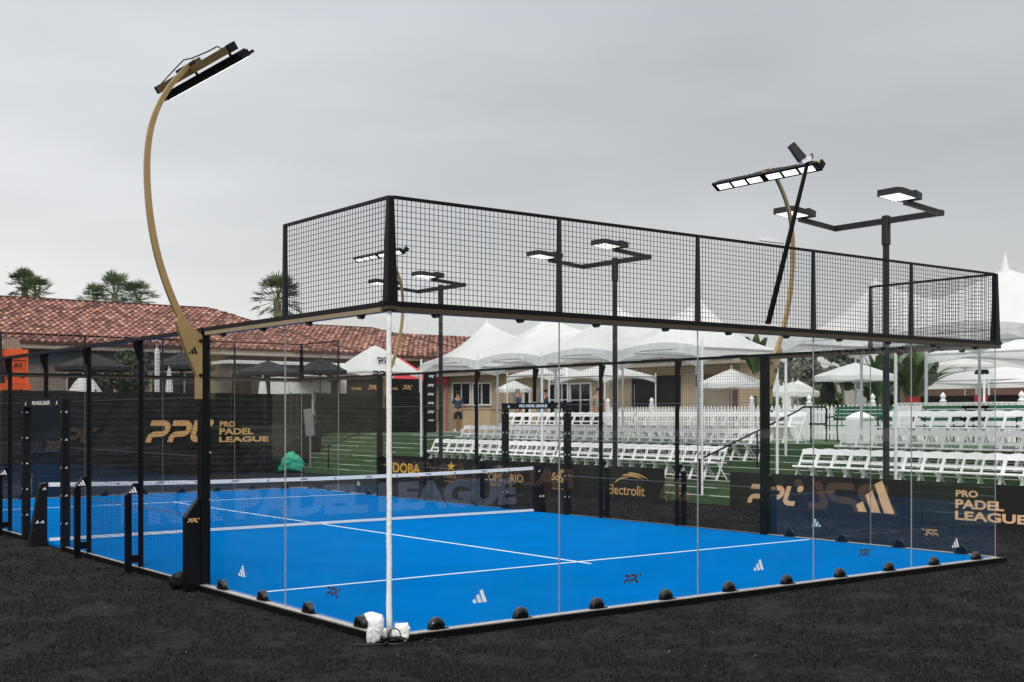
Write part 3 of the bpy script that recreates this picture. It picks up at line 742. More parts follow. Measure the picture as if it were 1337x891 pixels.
# ------------------------------------------------------------------ advertising boards
def board(xa, ya, yb, label, deco=None, grp='black advertising boards on the turf'):
    root = thing('advertising_board', label, 'advertising board', (xa, (ya+yb)/2, -.058), grp)
    b = MB(); b.box(xa, xa+.05, ya, yb, -.058, .755); b.build('panel', 'black_matte_b', root)
    b = MB()
    for y in (ya+.3, yb-.3): b.bar((xa+.06, y, .5), (xa+.42, y, -.05), .03, .03)
    b.build('back_strut', 'steel', root)
    if deco: deco(root)
    return root
mat('black_matte_b', (.014, .013, .0125), .55, var=.12, scale=1.5, spec=.35)
UB = Vector((0, -1, 0)); VB = Vector((0, 0, 1)); XB = 14.35; XF = XB-.004
def by(u): return at(u, 600, X=XB).y
def bz(u, v): return at(u, v, X=XB).z
def D(kind, u0, u1, v0, v1, m, txt=None, bold=.03, name=None, shear=0):
    """put a mark between photo columns u0..u1 (v = rows of its lower and upper edge at u0)"""
    def f(root):
        q = MB(); y0 = by(u0); w = y0-by(u1); z0 = bz(u0, v0); h = bz(u0, v1)-z0
        if kind == 'text': fit_text(q, txt, (XF, y0, z0), UB, VB, w, h, bold, shear)
        elif kind == 'ppl': ppl(q, (XF, y0, z0), UB, VB, w, h)
        elif kind == 'stripes': stripes(q, (XF, y0, z0), UB, VB*1.0, w)
        elif kind == 'star':
            poly = []
            for k in range(10):
                r_ = .5 if k % 2 == 0 else .21; a = R(90+36*k); poly.append((w/2+r_*w*math.cos(a), h/2+r_*h*math.sin(a)))
            c = (w/2, h/2)
            q.add([Vector((XF, y0, z0))+UB*c[0]+VB*c[1]]+[Vector((XF, y0, z0))+UB*a+VB*b_ for a, b_ in poly], [(0, i+1, (i+1) % 10+1) for i in range(10)])
        elif kind == 'swoosh':
            for j, (cx, cy, r0, a0, a1, th) in enumerate(((.52, .05, .52, 172, 92, .13), (.45, .02, .72, 104, 40, .15), (.36, .0, .95, 82, 30, .12))):
                n = 10; L1 = []; L2 = []
                for i in range(n+1):
                    a = R(a0+(a1-a0)*i/n); tt = th*math.sin(math.pi*min(1, (i+.4)/n*.8+.15))
                    L1.append((cx*w+(r0)*w*math.cos(a)*1.0, cy*h+(r0+tt)*h*math.sin(a))); L2.append((cx*w+(r0-tt*.3)*w*math.cos(a), cy*h+(r0-tt*.4)*h*math.sin(a)))
                q.add([Vector((XF, y0, z0))+UB*a+VB*b_ for a, b_ in L1+L2], [(i, i+1, n+2+i, n+1+i) for i in range(n)])
        elif kind == 'sun':
            c = (w*.5, h*.15)
            for k in range(7):
                a = R(10+26.6*k); d_ = Vector((math.cos(a), math.sin(a), 0))
                vf = stroke([(c[0]+d_.x*w*.26, c[1]+d_.y*h*.42), (c[0]+d_.x*w*.46, c[1]+d_.y*h*.8)], w*.07); put2d(q, vf, (XF, y0, z0), UB, VB)
            put2d(q, stroke([(c[0]+w*.18*math.cos(R(a)), c[1]+h*.3*math.sin(R(a))) for a in range(0, 190, 20)], w*.06), (XF, y0, z0), UB, VB)
        q.build(name or ('lettering' if kind == 'text' else 'logo'), m, root)
    return f
def multi(*fs):
    def f(root):
        for g in fs: g(root)
    return f
GP, YP, PP = 'gold_print', 'yellow_print', 'peach_print'
board(XB, by(572), by(508), 'black advertising board with bold yellow lettering beyond the foam pole', multi(D('text', 513, 549, 617, 604, YP, 'DOBA'), D('text', 513, 549, 622, 619, YP, 'TEQUILA', .03)))
board(XB, by(648), by(572.6), 'black advertising board with a gold star beyond the net', multi(D('star', 583, 595, 616, 602, YP), D('text', 579, 596, 623, 620, YP, 'LA ESTRELLA', .0), D('text', 581, 593, 629, 627, YP, 'ESTRELLA', .0)))
board(XB, by(708), by(648.6), 'black advertising board with gold serif lettering behind the far net post', multi(D('text', 631, 683, 627, 617, GP, 'COMPARIO', .005), D('text', 649, 664, 612, 608, GP, 'TEQUILA', 0), D('text', 640, 668, 634, 631, GP, 'RESERVA 1920', 0)))
board(XB, by(776), by(709), 'black advertising board with a gold sun logo beside the doorway frame', multi(D('sun', 728, 742, 619, 612, GP), D('text', 720, 733, 627, 617, GP, 'Sol', .02, shear=.3), D('text', 728, 742, 633, 622, GP, 'Day', .02, shear=.3), D('text', 721, 740, 639, 637, GP, 'TEQUILA LAGER', 0)))
board(XB, by(866), by(777), 'black advertising board with gold drink brand lettering under leafy arcs', multi(D('swoosh', 803, 840, 632.5, 616, GP), D('text', 793, 842, 645, 632, GP, 'Electrolit', .012)))
board(XB, by(1095), by(953), 'long black board with peach league mark seen through the right glass', multi(D('ppl', 976, 1049, 656.5, 632, PP)))
board(XB, by(1203), by(1096), 'black board with big peach three bar mark beside the right glass', multi(D('stripes', 1118, 1168, 668, 634, PP)))
board(XB, by(1420), by(1204), 'black board at right edge with three lines of peach lettering', multi(D('text', 1248, 1277, 649, 640, PP, 'PRO', .035), D('text', 1247.5, 1311, 664, 652, PP, 'PADEL', .035), D('text', 1247, 1341, 679, 667, PP, 'LEAGUE', .035)))
# the row goes on behind the view; it is what the near glass reflects
def refl_board(ya, yb, label, kind, txt=None, ma=PP):
    def deco(root):
        q = MB(); w = (yb-ya)
        if kind == 'ppl': ppl(q, (XF, yb-.25, .08), UB, VB, w-.5, .56)
        elif kind == 's': stripes(q, (XF, yb-.5, .05), UB, VB, w-1.0)
        else: fit_text(q, txt, (XF, yb-.2, .12), UB, VB, w-.4, .5, .035)
        q.build('logo' if kind != 't' else 'lettering', ma, root)
    return board(XB, ya, yb, label, deco)
refl_board(-7.1, -4.2, 'black board with peach league mark reflected in the near right glass', 'ppl')
refl_board(-11.2, -9.2, 'black board with peach three bar mark reflected in the glass by the aisle', 's')
refl_board(-22.5, -13.5, 'long black board whose large lettering is reflected in the near glass', 't', 'PADEL LEAGUE')

# ------------------------------------------------------------------ area lamps on grey poles
def area_lamp(px, vtop, label):
    p = at(px, vtop, X=14.72); zt = 5.82; x, y = p.x, p.y
    root = thing('lamp_post', label, 'lamp post', (x, y, -.058), 'grey twin head lamp posts along the boards')
    b = MB(); b.tube([(x,y,-.05),(x,y,.35)], .10, 12); b.tube([(x,y,.35),(x,y,4.95)], .062, 12); b.tube([(x,y,4.95),(x,y,zt-.45)], .062, 12); b.build('pole', 'pole_grey', root)
    b = MB(); b.tube([(x,y,zt-.5),(x,y,zt+.06)], .085, 12); b.tube([(x,y,zt+.06),(x,y,zt+.075)], .06, 12); b.build('collar', 'pole_grey', root)
    b = MB(); b.bar((x, y-1.2, zt-.03), (x, y+1.2, zt-.03), .09, .11); b.build('crossbar', 'pole_grey', root)
    for k in (-1, 1):
        yy = y+k*1.17
        b = MB(); b.bar((x+.06, yy, zt-.04), (x-1.15, yy, zt+.05), .075, .09); ar = b.build('arm', 'pole_grey', root)
        o = Vector((x-1.0, yy, zt+.09)); U = Vector((-1, 0, .07)).normalized(); V = Vector((0, 1, 0)); Wd = U.cross(V)
        if Wd.z > 0: Wd = -Wd
        b = MB(); b.prism([(-.05,-.13),(.12,-.24),(.62,-.26),(.70,-.2),(.70,.2),(.62,.26),(.12,.24),(-.05,.13)], o, U, V, -Wd, .10)
        b.prism([(-.22,-.11),(.1,-.19),(.1,.19),(-.22,.11)], o-Wd*.04, U, V, -Wd, .12)
        h = b.build('lamp_head', 'pole_grey', root)
        b = MB(); b.prism([(.14,-.20),(.62,-.20),(.62,.20),(.14,.20)], o+Wd*.001, U, V, Wd, .008); b.build('lens', 'lamp_lens', h)
    return root
area_lamp(1157, 285, 'grey twin head lamp post at the right beside the leaning mast')
area_lamp(803, 342, 'grey twin head lamp post in the middle behind the near screen')
area_lamp(575.5, 374, 'grey twin head lamp post at left, farthest of the three')

# ------------------------------------------------------------------ tents
def canopy(mb, x0, x1, y0, y1, ze, zp, val=.3, scal=.16, pw=.72, n=10, m=12, skirt=True):
    cx, cy = (x0+x1)/2, (y0+y1)/2; per = []
    cor = [(x0,y0),(x1,y0),(x1,y1),(x0,y1)]
    for k in range(4):
        a = cor[k]; b_ = cor[(k+1) % 4]
        for i in range(n): f_ = i/n; per.append((a[0]+(b_[0]-a[0])*f_, a[1]+(b_[1]-a[1])*f_, 4*f_*(1-f_)))
    N_ = len(per); vs = []; fs = []
    for j in range(m+1):
        r_ = max(.02, j/m)
        for k, (x, y, sc) in enumerate(per):
            z = zp-(zp-ze)*(r_**pw)+scal*sc*r_**3
            vs.append((cx+(x-cx)*r_, cy+(y-cy)*r_, z))
    for j in range(m):
        for k in range(N_): fs.append((j*N_+k, (j+1)*N_+k, (j+1)*N_+(k+1) % N_, j*N_+(k+1) % N_))
    if skirt:
        for k, (x, y, sc) in enumerate(per):
            ww = .004*math.sin(k*2.4); vs.append((x+ww, y+ww, ze-val+(val+scal*1.0)*sc*.82+ (0)))
        for k in range(N_): fs.append((m*N_+k, (m+1)*N_+k, (m+1)*N_+(k+1) % N_, m*N_+(k+1) % N_))
    mb.add(vs, fs)
def peak_tent(x0, x1, y0, y1, zb, ze, zp, label, name='peaked_tent', cat='tent', group=None, m='canvas', pole='white', spire=True, scal=.3, val=.35, pw=.72, pr=.03, legs=(0,1,2,3), marks=None):
    root = thing(name, label, cat, ((x0+x1)/2, (y0+y1)/2, zb), group)
    b = MB(); canopy(b, x0, x1, y0, y1, ze, zp, val, scal, pw)
    c = b.build('canopy', m, root, smooth=True)
    for k, (x, y) in enumerate(((x0,y0),(x1,y0),(x1,y1),(x0,y1))):
        if k not in legs: continue
        b = MB(); zg = zb
        if zb < .1 and x > X0: zg = RISE*min(9, int((x-X0)/TREAD)+1)
        b.tube([(x+(.02 if x == x0 else -.02), y+(.02 if y == y0 else -.02), zg), (x+(.02 if x == x0 else -.02), y+(.02 if y == y0 else -.02), ze+.12)], pr, 8); b.build('leg', pole, root)
    b = MB(); cx, cy = (x0+x1)/2, (y0+y1)/2
    for (xa, ya, xb, yb) in ((x0,y0,x1,y0),(x1,y0,x1,y1),(x1,y1,x0,y1),(x0,y1,x0,y0)): b.bar((xa,ya,ze-.02), (xb,yb,ze-.02), .03, .03)
    b.tube([(cx, cy, ze+.1), (cx, cy, zp+.02)], .03, 8); b.build('frame', 'steel', root)
    if spire:
        b = MB(); b.lathe((cx, cy, zp-.12), [(.16, -.14), (.085, .03), (.05, .18), (.028, .33), (.006, .42)], 10); b.build('spire', m, root, smooth=True)
    if marks: marks(root, c)
    return root
BW = 2.9; XT0, XT1 = 15.0, 18.0
def bay_tent(y0, n, zp, zv, ends, label, spires, legs_at):
    """one long tent of n peaked bays joined along their valleys; ends = (near end free, far end free)"""
    root = thing('peaked_tent', label, 'tent', ((XT0+XT1)/2, y0+BW*n/2, 0), 'long white peaked tents over the chairs')
    xm = (XT0+XT1)/2; hw = (XT1-XT0)/2; b = MB(); NP, NQ = 40, 40; ze, sc = 3.58, .16
    per_top = []
    rows = []
    for k in range(n):
        yc = y0+BW*(k+.5)
        for i in range(NP+1):
            if i == 0 and k > 0: continue
            p = -1+2*i/NP; y = yc+p*BW/2; a = abs(p)
            free = (k == 0 and p < 0 and ends[0]) or (k == n-1 and p > 0 and ends[1])
            ridge = (ze+(zp-ze)*(1-a)**.95) if free else zv+(zp-zv)*(1-a)**1.25
            edge = ze+sc*(1-p*p)
            row = []
            for j in range(NQ+1):
                q = -1+2*j/NQ; c = abs(q)
                z = edge+(ridge-edge)*(1-c)**.92-.05*math.sin(math.pi*c)*(a < .9)
                row.append((xm+q*hw, y, z))
            rows.append((row, p))
    vs = [v for r_, _ in rows for v in r_]; W_ = NQ+1; fs = []
    for i in range(len(rows)-1):
        for j in range(NQ): fs.append((i*W_+j, (i+1)*W_+j, (i+1)*W_+j+1, i*W_+j+1))
    b.add(vs, fs)
    def skirt(line, ps):
        base = []; nn = len(line)
        for k_, (v, p) in enumerate(zip(line, ps)): base.append((v[0]+.022*math.sin(k_*1.9+2*math.sin(k_*.37)), v[1]+.016*math.cos(k_*2.1), v[2]-(.31-.17*(1-p*p))))
        b.add(list(line)+base, [(i, i+1, nn+i+1, nn+i) for i in range(nn-1)])
    for j in (0, NQ): skirt([r_[j] for r_, _ in rows], [p for _, p in rows])
    for idx in (0, -1): skirt(rows[idx][0], [-1+2*j/NQ for j in range(NQ+1)])
    c = b.build('canopy', 'canvas', root, smooth=True)
    for k in range(n+1):
        for x in (XT0, XT1):
            y = y0+BW*k+(.03 if k == 0 else -.03); zg = RISE*min(9, int((x-X0)/TREAD)+1)
            b = MB(); b.tube([(x+.02, y, zg), (x+.02, y, ze+.16)], .032, 8); b.build('leg', 'white', root)
    b = MB()
    for k in range(n+1): b.bar((XT0+.05, y0+BW*k, ze-.02), (XT1-.05, y0+BW*k, ze-.02), .04, .04)
    for x in (XT0+.03, XT1-.03): b.bar((x, y0, ze-.02), (x, y0+BW*n, ze-.02), .03, .03)
    for k in range(n): b.tube([(xm, y0+BW*(k+.5), ze+.2), (xm, y0+BW*(k+.5), zp-.02)], .03, 8)
    b.build('frame', 'steel', root)
    for k in range(n):
        b = MB(); h_ = 1.0 if k in spires else .25
        b.lathe((xm, y0+BW*(k+.5), zp-.1), [(.13, -.03), (.085, .06), (.05, .06+.14*h_), (.028, .08+.22*h_), (.006, .1+.30*h_)], 10); b.build('spire', 'canvas', root, smooth=True)
    return root
bay_tent(9.95, 4, 4.86, 4.36, (True, True), 'long white tent with four joined peaks over the chairs left of the aisle', (), None)
bay_tent(7.85-3*BW, 3, 4.86, 4.36, (True, True), 'long white tent with pointed spire over the chairs at the right edge', (0, 1), None)

# ------------------------------------------------------------------ folding chairs
def make_chair():
    root = thing('folding_chair', 'x', 'chair', (0, 0, 0))
    w = .205      # faces -x ; front at x=-.22
    b = MB(); n = 6; vs = []; fs = []
    b.prism([(-.22, .425), (-.20, .45), (.19, .435), (.20, .405), (-.215, .405)], (0, -w+.012, 0), (1,0,0), (0,0,1), (0,1,0), 2*w-.024); b.build('seat', 'white_plastic', root)
    b = MB(); pr = []
    for i in range(n+1): # curved top slat
        f_ = i/n; pr.append((-w+.01+(2*w-.02)*f_, .025*math.sin(math.pi*f_)))
    for z0, z1, dz in ((.685, .80, 1),):
        vs = []; fs = []
        for i, (y, c) in enumerate(pr):
            xo = .165+c*.9
            for (xx, zz) in ((xo, z0), (xo+.018, z0), (xo+.06, z1+c*dz), (xo+.042, z1+c*dz)): vs.append((xx, y, zz))
        for i in range(n):
            for k in range(4): fs.append((4*i+k, 4*i+(k+1) % 4, 4*i+4+(k+1) % 4, 4*i+4+k))
        fs += [(0,1,2,3), (4*n+3,4*n+2,4*n+1,4*n)]; b.add(vs, fs)
    b.build('backrest', 'white_plastic', root, smooth=False)
    b = MB(); b.bar((.085, -w+.015, .535), (.085, w-.015, .535), .018, .055); b.build('lower_slat', 'white_plastic', root)
    for s in (-1, 1):
        b = MB(); b.bar((-.18, s*w, 0), (.215, s*w, .80), .028, .040); b.build('front_leg', 'white_plastic', root)
        b = MB(); b.bar((.23, s*(w-.028), 0), (-.12, s*(w-.028), .43), .026, .036); b.build('rear_leg', 'white_plastic', root)
    b = MB(); b.bar((-.135, -w, .09), (-.135, w, .09), .018, .025); b.bar((.19, -w+.02, .09), (.19, w-.02, .09), .018, .025); b.bar((.18, -w, .665*.98), (.18, w, .665*.98), .012, .012) if False else None
    b.build('stretcher', 'white_plastic', root)
    return root
proto = make_chair(); remember(proto); first = True
rowname = ['front', 'middle', 'back']; crnd = random.Random(11)
ROWS = []
for r_ in range(3):
    xs = X0+TREAD*(3*r_+2)+.27; z = RISE*(3*r_+3)+.002
    ROWS.append((xs, z))
    for side, ya, n_, sg in (('left', 10.62, 28, 1), ('right', (7.95, 7.98, 7.9)[r_], (13, 12, 11)[r_], -1)):
        if side == 'left': n_ = (28, 29, 28)[r_]
        for i in range(n_):
            y = ya+sg*.435*i+(.12 if i >= 14 and side == 'left' else 0)+crnd.uniform(-.012, .012)
            lab = 'white folding chair in the %s row, %s seat %s of the aisle' % (rowname[r_], ORDN[i+1], side)
            g = 'white folding chairs on the terraces'
            if first:
                c = proto; first = False; c.location = (xs, y, z); c['label'] = lab; c['group'] = g
            else: c = clone(proto, (xs+crnd.uniform(-.015, .015), y, z), 0, lab, group=g)
            c.rotation_euler = (0, 0, R(crnd.uniform(-2.5, 2.5)))

# ------------------------------------------------------------------ picket fence
XFN = 22.6; ZP = RISE*9
root = thing('picket_fence', 'white picket fence with pointed boards behind the top row of chairs', 'fence', (XFN, 10, ZP))
ys = [21.2-2.1*k for k in range(12)]
for k, y in enumerate(ys):
    b = MB(); b.box(XFN-.06, XFN+.06, y-.06, y+.06, ZP, ZP+1.08); po = b.build('post', 'white', root)
    b = MB(); b.lathe((XFN, y, ZP+1.08), [(.085, 0), (.085, .03), (.05, .05), (.045, .07), (.075, .11), (.07, .16), (.03, .21), (.004, .24)], 10); b.build('cap', 'white', po, smooth=True)
    if k < len(ys)-1:
        b = MB(); y1 = ys[k+1]
        for z in (ZP+.2, ZP+.78): b.box(XFN+.0, XFN+.035, y1+.062, y-.062, z, z+.08)
        m_ = 15
        for i in range(m_):
            yy = y1+.1+(y-y1-.2)*i/(m_-1)
            b.prism([(-.042, .04), (.042, .04), (.042, .93), (0, 1.02), (-.042, .93)], (XFN-.022, yy, ZP), (0,1,0), (0,0,1), (1,0,0), .02)
        b.build('picket_panel', 'white', root)

# handrails by the aisle
def rail(y, label):
    root = thing('handrail', label, 'handrail', (X0+.1, y, 0), 'black handrails at the aisle')
    b = MB(); p = [(X0+.05, y, .95), (X0+3.6, y, ZP+.82), (X0+3.85, y, ZP+.93), (X0+4.7, y, ZP+.93), (X0+4.78, y, ZP+.88), (X0+4.78, y, ZP+.55), (X0+4.7, y, ZP+.5), (X0+4.1, y, ZP+.5)]
    b.tube(p, .024, 8); b.build('rail', 'black', root)
    for x in (X0+.08, X0+2.1, X0+4.15):
        zt = .95+(x-X0)*.31 if x < X0+3.8 else ZP+.93; zb = RISE*min(9, int((x-X0)/TREAD)+1)
        b = MB(); b.tube([(x, y, zb), (x, y, zt)], .022, 8); b.build('post', 'black', root)
rail(10.02, 'black tubular handrail down the steps at the aisle')
p = at(430, 600, X=X0); 
rail(27.2, 'distant black handrail on the steps at far left')

# benches, pedestal
def bench(y, x, label):
    root = thing('garden_bench', label, 'bench', (x, y, ZP), 'green slatted benches along the picket fence')
    for z, xx in ((.62, .27), (.72, .29), (.82, .31), (.92, .33)):
        b = MB(); b.box(x+xx-.012, x+xx+.012, y-.9, y+.9, ZP+z-.04, ZP+z+.04); b.build('back_slat', 'bench_green', root)
    for k in range(4):
        b = MB(); b.box(x-.2+.12*k, x-.11+.12*k, y-.9, y+.9, ZP+.43, ZP+.455); b.build('seat_slat', 'bench_green', root)
    for s in (-.8, .8):
        b = MB(); b.tube([(x-.2, y+s, ZP), (x-.18, y+s, ZP+.42), (x-.22, y+s, ZP+.66), (x+.1, y+s, ZP+.68), (x+.28, y+s, ZP+.6)], .02, 6); b.tube([(x+.3, y+s, ZP), (x+.26, y+s, ZP+.42), (x+.35, y+s, ZP+.95)], .02, 6); b.build('iron_frame', 'black', root)
bx_ = 21.4
bench(at(1118, 545, X=bx_).y, bx_, 'green slatted bench beside the white pedestal box')
bench(at(1237, 545, X=bx_).y, bx_, 'green slatted bench behind the top chair row left of the next')
bench(at(1281, 545, X=bx_).y-.2, bx_, 'green slatted bench nearest the right edge')
p = at(1123, 560, X=20.6)
root = thing('pedestal_box', 'white square pedestal box with pyramid lid in front of bench', 'pedestal', (20.6, p.y, ZP))
b = MB(); b.box(20.3, 20.9, p.y-.22, p.y+.22, ZP, ZP+.62); b.build('box', 'white', root)
b = MB(); b.lathe((20.6, p.y, ZP+.62), [(.36, 0), (.36, .05), (.12, .17), (.01, .2)], 4, rot=R(45)); b.build('lid', 'white', root)
def bin_(u, x, label, m='concrete', r=.24, h=.75):
    p = at(u, 560, X=x); b = MB(); b.lathe((x, p.y, ZP), [(r*.8, 0), (r, h*.7), (r*1.05, h), (r*.9, h), (r*.9, h-.08), (.01, h-.08)], 14)
    tag(b.build('planter', m, smooth=False), label, 'planter')
bin_(1012, 21.2, 'pale round planter at the top of the aisle by the fence')
p = at(1031, 560, X=21.6); b = MB(); b.box(21.5, 22.0, p.y-.25, p.y+.25, ZP, ZP+.85); b.box(21.47, 22.03, p.y-.28, p.y+.28, ZP+.85, ZP+.9)
tag(b.build('equipment_cabinet', 'white'), 'white utility cabinet behind the handrail at the fence', 'cabinet')

# ------------------------------------------------------------------ buildings
def tile_roof(mb, tones, ex, ey, ux, uy, Ln, vx, vy, run, ze, zr, clip=None, period=.30, row=.42, rnd=random.Random(1)):
    """corrugated clay tile slope. eave start (ex,ey) along (ux,uy), rising along (vx,vy)"""
    slope = math.hypot(run, zr-ze); nr = int(slope/row); nc = int(Ln/period); K_ = 5
    prof = [0, .06, .085, .06, 0]
    tn = [[rnd.random() for _ in range(nc+1)] for _ in range(nr+1)]
    for j in range(nr):
        f0 = j/nr; f1 = (j+1)/nr; lift = .06
        for i in range(nc):
            a0 = i*period
            if clip and not clip(a0, f0): continue
            tv = tn[j][i]; off = rnd.uniform(-.02, .02)
            vs = []
            for k in range(K_):
                s_ = a0+period*k/(K_-1)*.98
                for f_, l in ((f0, lift), (f1+.02/nr, .012)):
                    vs.append((ex+ux*s_+vx*run*f_, ey+uy*s_+vy*run*f_, ze+(zr-ze)*f_+prof[k]+l+off*(f_ == f0)))
            # front lip, its darkest tone paints the shadow under the tile edge
            for k in range(K_):
                s_ = a0+period*k/(K_-1)*.98
                vs.append((ex+ux*s_+vx*run*f0, ey+uy*s_+vy*run*f0, ze+(zr-ze)*f0+prof[k]*.1-.01))
            fs = [(2*k, 2*k+2, 2*k+3, 2*k+1) for k in range(K_-1)]+[(10+k, 11+k, 2*k+2, 2*k) for k in range(K_-1)]
            mb.add(vs, fs); tones += [tv]*4+[0.0]*4
def build_roof(mb, tones, parent):
    o = mb.build('tile_roof', 'tile', parent); a = o.data.attributes.new('tone', 'FLOAT', 'FACE'); a.data.foreach_set('value', tones); return o

# A: long building beyond the far end of the court
YW, ZE, YR, ZR = 40.0, 4.95, 46.5, 7.3
xh = at(272, 404, Y=YR).x           # right end of the high ridge
xA2 = at(486, 437, Y=YR).x
xs3 = at(500, 436, Y=YR).x
root = thing('clubhouse', 'long clubhouse with red clay tile roof beyond the far end', 'building', (0, YW, 0))
b = MB(); b.box(-32, xA2+3.5, YW, YW+13, 0, ZE-.12); w = b.build('wall', 'stucco', root)
b = MB(); b.box(-32, xA2+4, YW-.62, YW-.56, ZE-.26, ZE-.02); b.build('fascia', 'trim', root)
b = MB(); b.box(-32, xA2+4, YW-.55, YW-.01, ZE-.28, ZE-.2); b.build('soffit', 'stucco', root)
b = MB(); b.box(-32, 13.5, YW-.03, YW-.005, ZE-.85, ZE-.35); b.build('wall_band', 'teal_grey', root)
b = MB(); tn = []
L1 = xh+32+4.5
tile_roof(b, tn, -32, YW-.7, 1, 0, L1, 0, 1, YR-YW+.7, ZE-.05, ZR, clip=lambda a, f: a < L1-f*4.5)
build_roof(b, tn, root)
b = MB(); tn = []; ZR2 = 6.72; xs_ = xh+1.0; L2 = xA2+3.3-xs_
tile_roof(b, tn, xs_, YW-.72, 1, 0, L2, 0, 1, YR-YW+.72, ZE-.11, ZR2, clip=lambda a, f: a < L2-f*3.3, rnd=random.Random(5))
build_roof(b, tn, root)
b = MB()
b.bar((-32, YR, ZR+.05), (xh, YR, ZR+.05), .22, .14); b.bar((xh, YR, ZR+.05), (xh+4.5, YW-.7, ZE+.02), .2, .12)
b.bar((xs_+1.2, YR, ZR2+.05), (xA2, YR, ZR2+.05), .22, .14); b.bar((xA2, YR, ZR2+.05), (xA2+3.3, YW-.72, ZE), .2, .12)
b.build('ridge_tiles', 'tile', root)
b = MB(); tn = []; ZR3 = 6.5; x3 = xs3-3.6; L3 = 20
tile_roof(b, tn, x3+.6, YW-.73, 1, 0, L3, 0, 1, YR-YW+.73, ZE-.13, ZR3, clip=lambda a, f: a > f*2.6, rnd=random.Random(8)); build_roof(b, tn, root)
b = MB(); b.box(xA2+3.6, x3+L3, YW+.01, YW+13, 0, ZE-.13); b.build('wall', 'stucco', root)
b = MB(); b.box(xA2+4.05, x3+L3, YW-.62, YW-.56, ZE-.3, ZE-.1); b.build('fascia', 'trim', root)
# back slopes so the roof is solid
b = MB(); b.add([(-32,YR,ZR),(xh,YR,ZR),(xh+4,YW+13.5,ZE),(-32,YW+13.5,ZE)], [(0,1,2,3)]); b.add([(xs_,YR,ZR2),(xA2,YR,ZR2),(xA2+3,YW+13.5,ZE-.05),(xs_,YW+13.5,ZE-.05)], [(0,1,2,3)])
b.add([(xh,YR,ZR),(xh+4.4,YW-.6,ZE-.04),(xh+4.4,YW+13,ZE-.04)], [(0,1,2)]); b.add([(xA2,YR,ZR2),(xA2+3.2,YW-.6,ZE-.14),(xA2+3.2,YW+13,ZE-.14)], [(0,1,2)])
b.build('rear_slope', 'tile', root)
def opening(root, plane, a0, a1, z0, z1, name='window', fr='trim', gl='dark_glass', mull=0, mh=0):
    """window on plane ('Y',YW) or ('X',x) facing the court"""
    ax, c = plane; out_ = MB(); t = .07
    def bx(mb, p, q, zz0, zz1, d0, d1):
        lo, hi = min(p, q), max(p, q)
        if ax == 'Y': mb.box(lo, hi, c-d1, c-d0, zz0, zz1)
        else: mb.box(c-d1, c-d0, lo, hi, zz0, zz1)
    bx(out_, a0, a0+t, z0, z1, .004, .06); bx(out_, a1-t, a1, z0, z1, .004, .06); bx(out_, a0+t, a1-t, z1-t, z1, .004, .06); bx(out_, a0+t, a1-t, z0, z0+t, .004, .06)
    for k in range(mull):
        m_ = a0+(a1-a0)*(k+1)/(mull+1); bx(out_, m_-.025, m_+.025, z0+t, z1-t, .004, .05)
    if mh:
        m_ = z0+(z1-z0)*mh; prev = a0+t
        for k in range(mull+1):
            nx_ = (a0+(a1-a0)*(k+1)/(mull+1)-.026) if k < mull else a1-t
            bx(out_, prev, nx_, m_-.02, m_+.02, .004, .048); prev = nx_+.052
    w = out_.build(name, fr, root)
    g = MB(); bx(g, a0+t, a1-t, z0+t, z1-t, .003, .012); g.build('pane', gl, w)
def ax(u): return at(u, 500, Y=YW).x
def zA(u, v): return at(u, v, Y=YW).z
opening(root, ('Y', YW), ax(86), ax(150), 1.2, zA(86, 484), 'shutter_door', 'trim', 'shutter')
opening(root, ('Y', YW), ax(196), ax(262), 1.2, zA(196, 484), 'window', 'trim', 'room_dark', 2)
opening(root, ('Y', YW), ax(300), ax(330), 1.2, zA(300, 485), 'window', 'trim', 'room_dark', 0)
opening(root, ('Y', YW), ax(338), ax(378), 1.2, zA(338, 485), 'window', 'trim', 'room_dark', 1)
b = MB(); b.box(ax(268), ax(470), YW-2.4, YW-.6, ZE-.72, ZE-.58); b.build('awning', 'white', root)

# B: beige building behind the picket fence
XW = 27.0; ZEB = 4.08; XR = 29.2; ZRB = 4.85
yB0, yB1 = at(966, 500, X=XW).y, 39.8
root = thing('pavilion', 'beige building with windows and red tile roof behind the picket fence', 'building', (XW, 28, ZP))
b = MB(); b.box(XW, XW+1.5, yB0, 23, ZP, ZEB-.1); b.box(XW, XW+3.8, 23.003, yB1, ZP, ZEB-.1); b.build('wall', 'siding', root)
b = MB(); b.box(XW-.62, XW-.56, yB0-.5, yB1, ZEB-.26, ZEB-.03); b.box(XW-.55, XW-.01, yB0-.5, yB1, ZEB-.24, ZEB-.18); b.build('fascia', 'trim', root)
b = MB(); tn = []
tile_roof(b, tn, XW-.7, yB1, 0, -1, yB1-yB0+.5, 1, 0, XR-XW+.7, ZEB-.05, ZRB, clip=lambda a, f: a < yB1-yB0+.5-2.7*f, rnd=random.Random(9)); build_roof(b, tn, root)
b = MB(); b.add([(XR,yB0+2.2,ZRB),(XR,yB1,ZRB),(XW+4.2,yB1,ZEB),(XW+4.2,yB0+3,ZEB)], [(0,3,2,1)]); b.add([(XW-.6,yB0-.45,ZEB-.04),(XW+2.2,yB0-.45,ZEB-.04),(XR,yB0+2.2,ZRB-.02)], [(0,1,2)]); b.build('rear_slope', 'tile', root)
b = MB(); b.bar((XR, yB0+2.2, ZRB+.05), (XR, yB1, ZRB+.05), .22, .14); b.build('ridge_tiles', 'tile', root)
def wy(u): return at(u, 500, X=XW).y
def wz(u, v): return at(u, v, X=XW).z
opening(root, ('X', XW), wy(615.5), wy(591), wz(600, 530), wz(600, 499.5), 'window', 'white', 'dark_glass', 1)
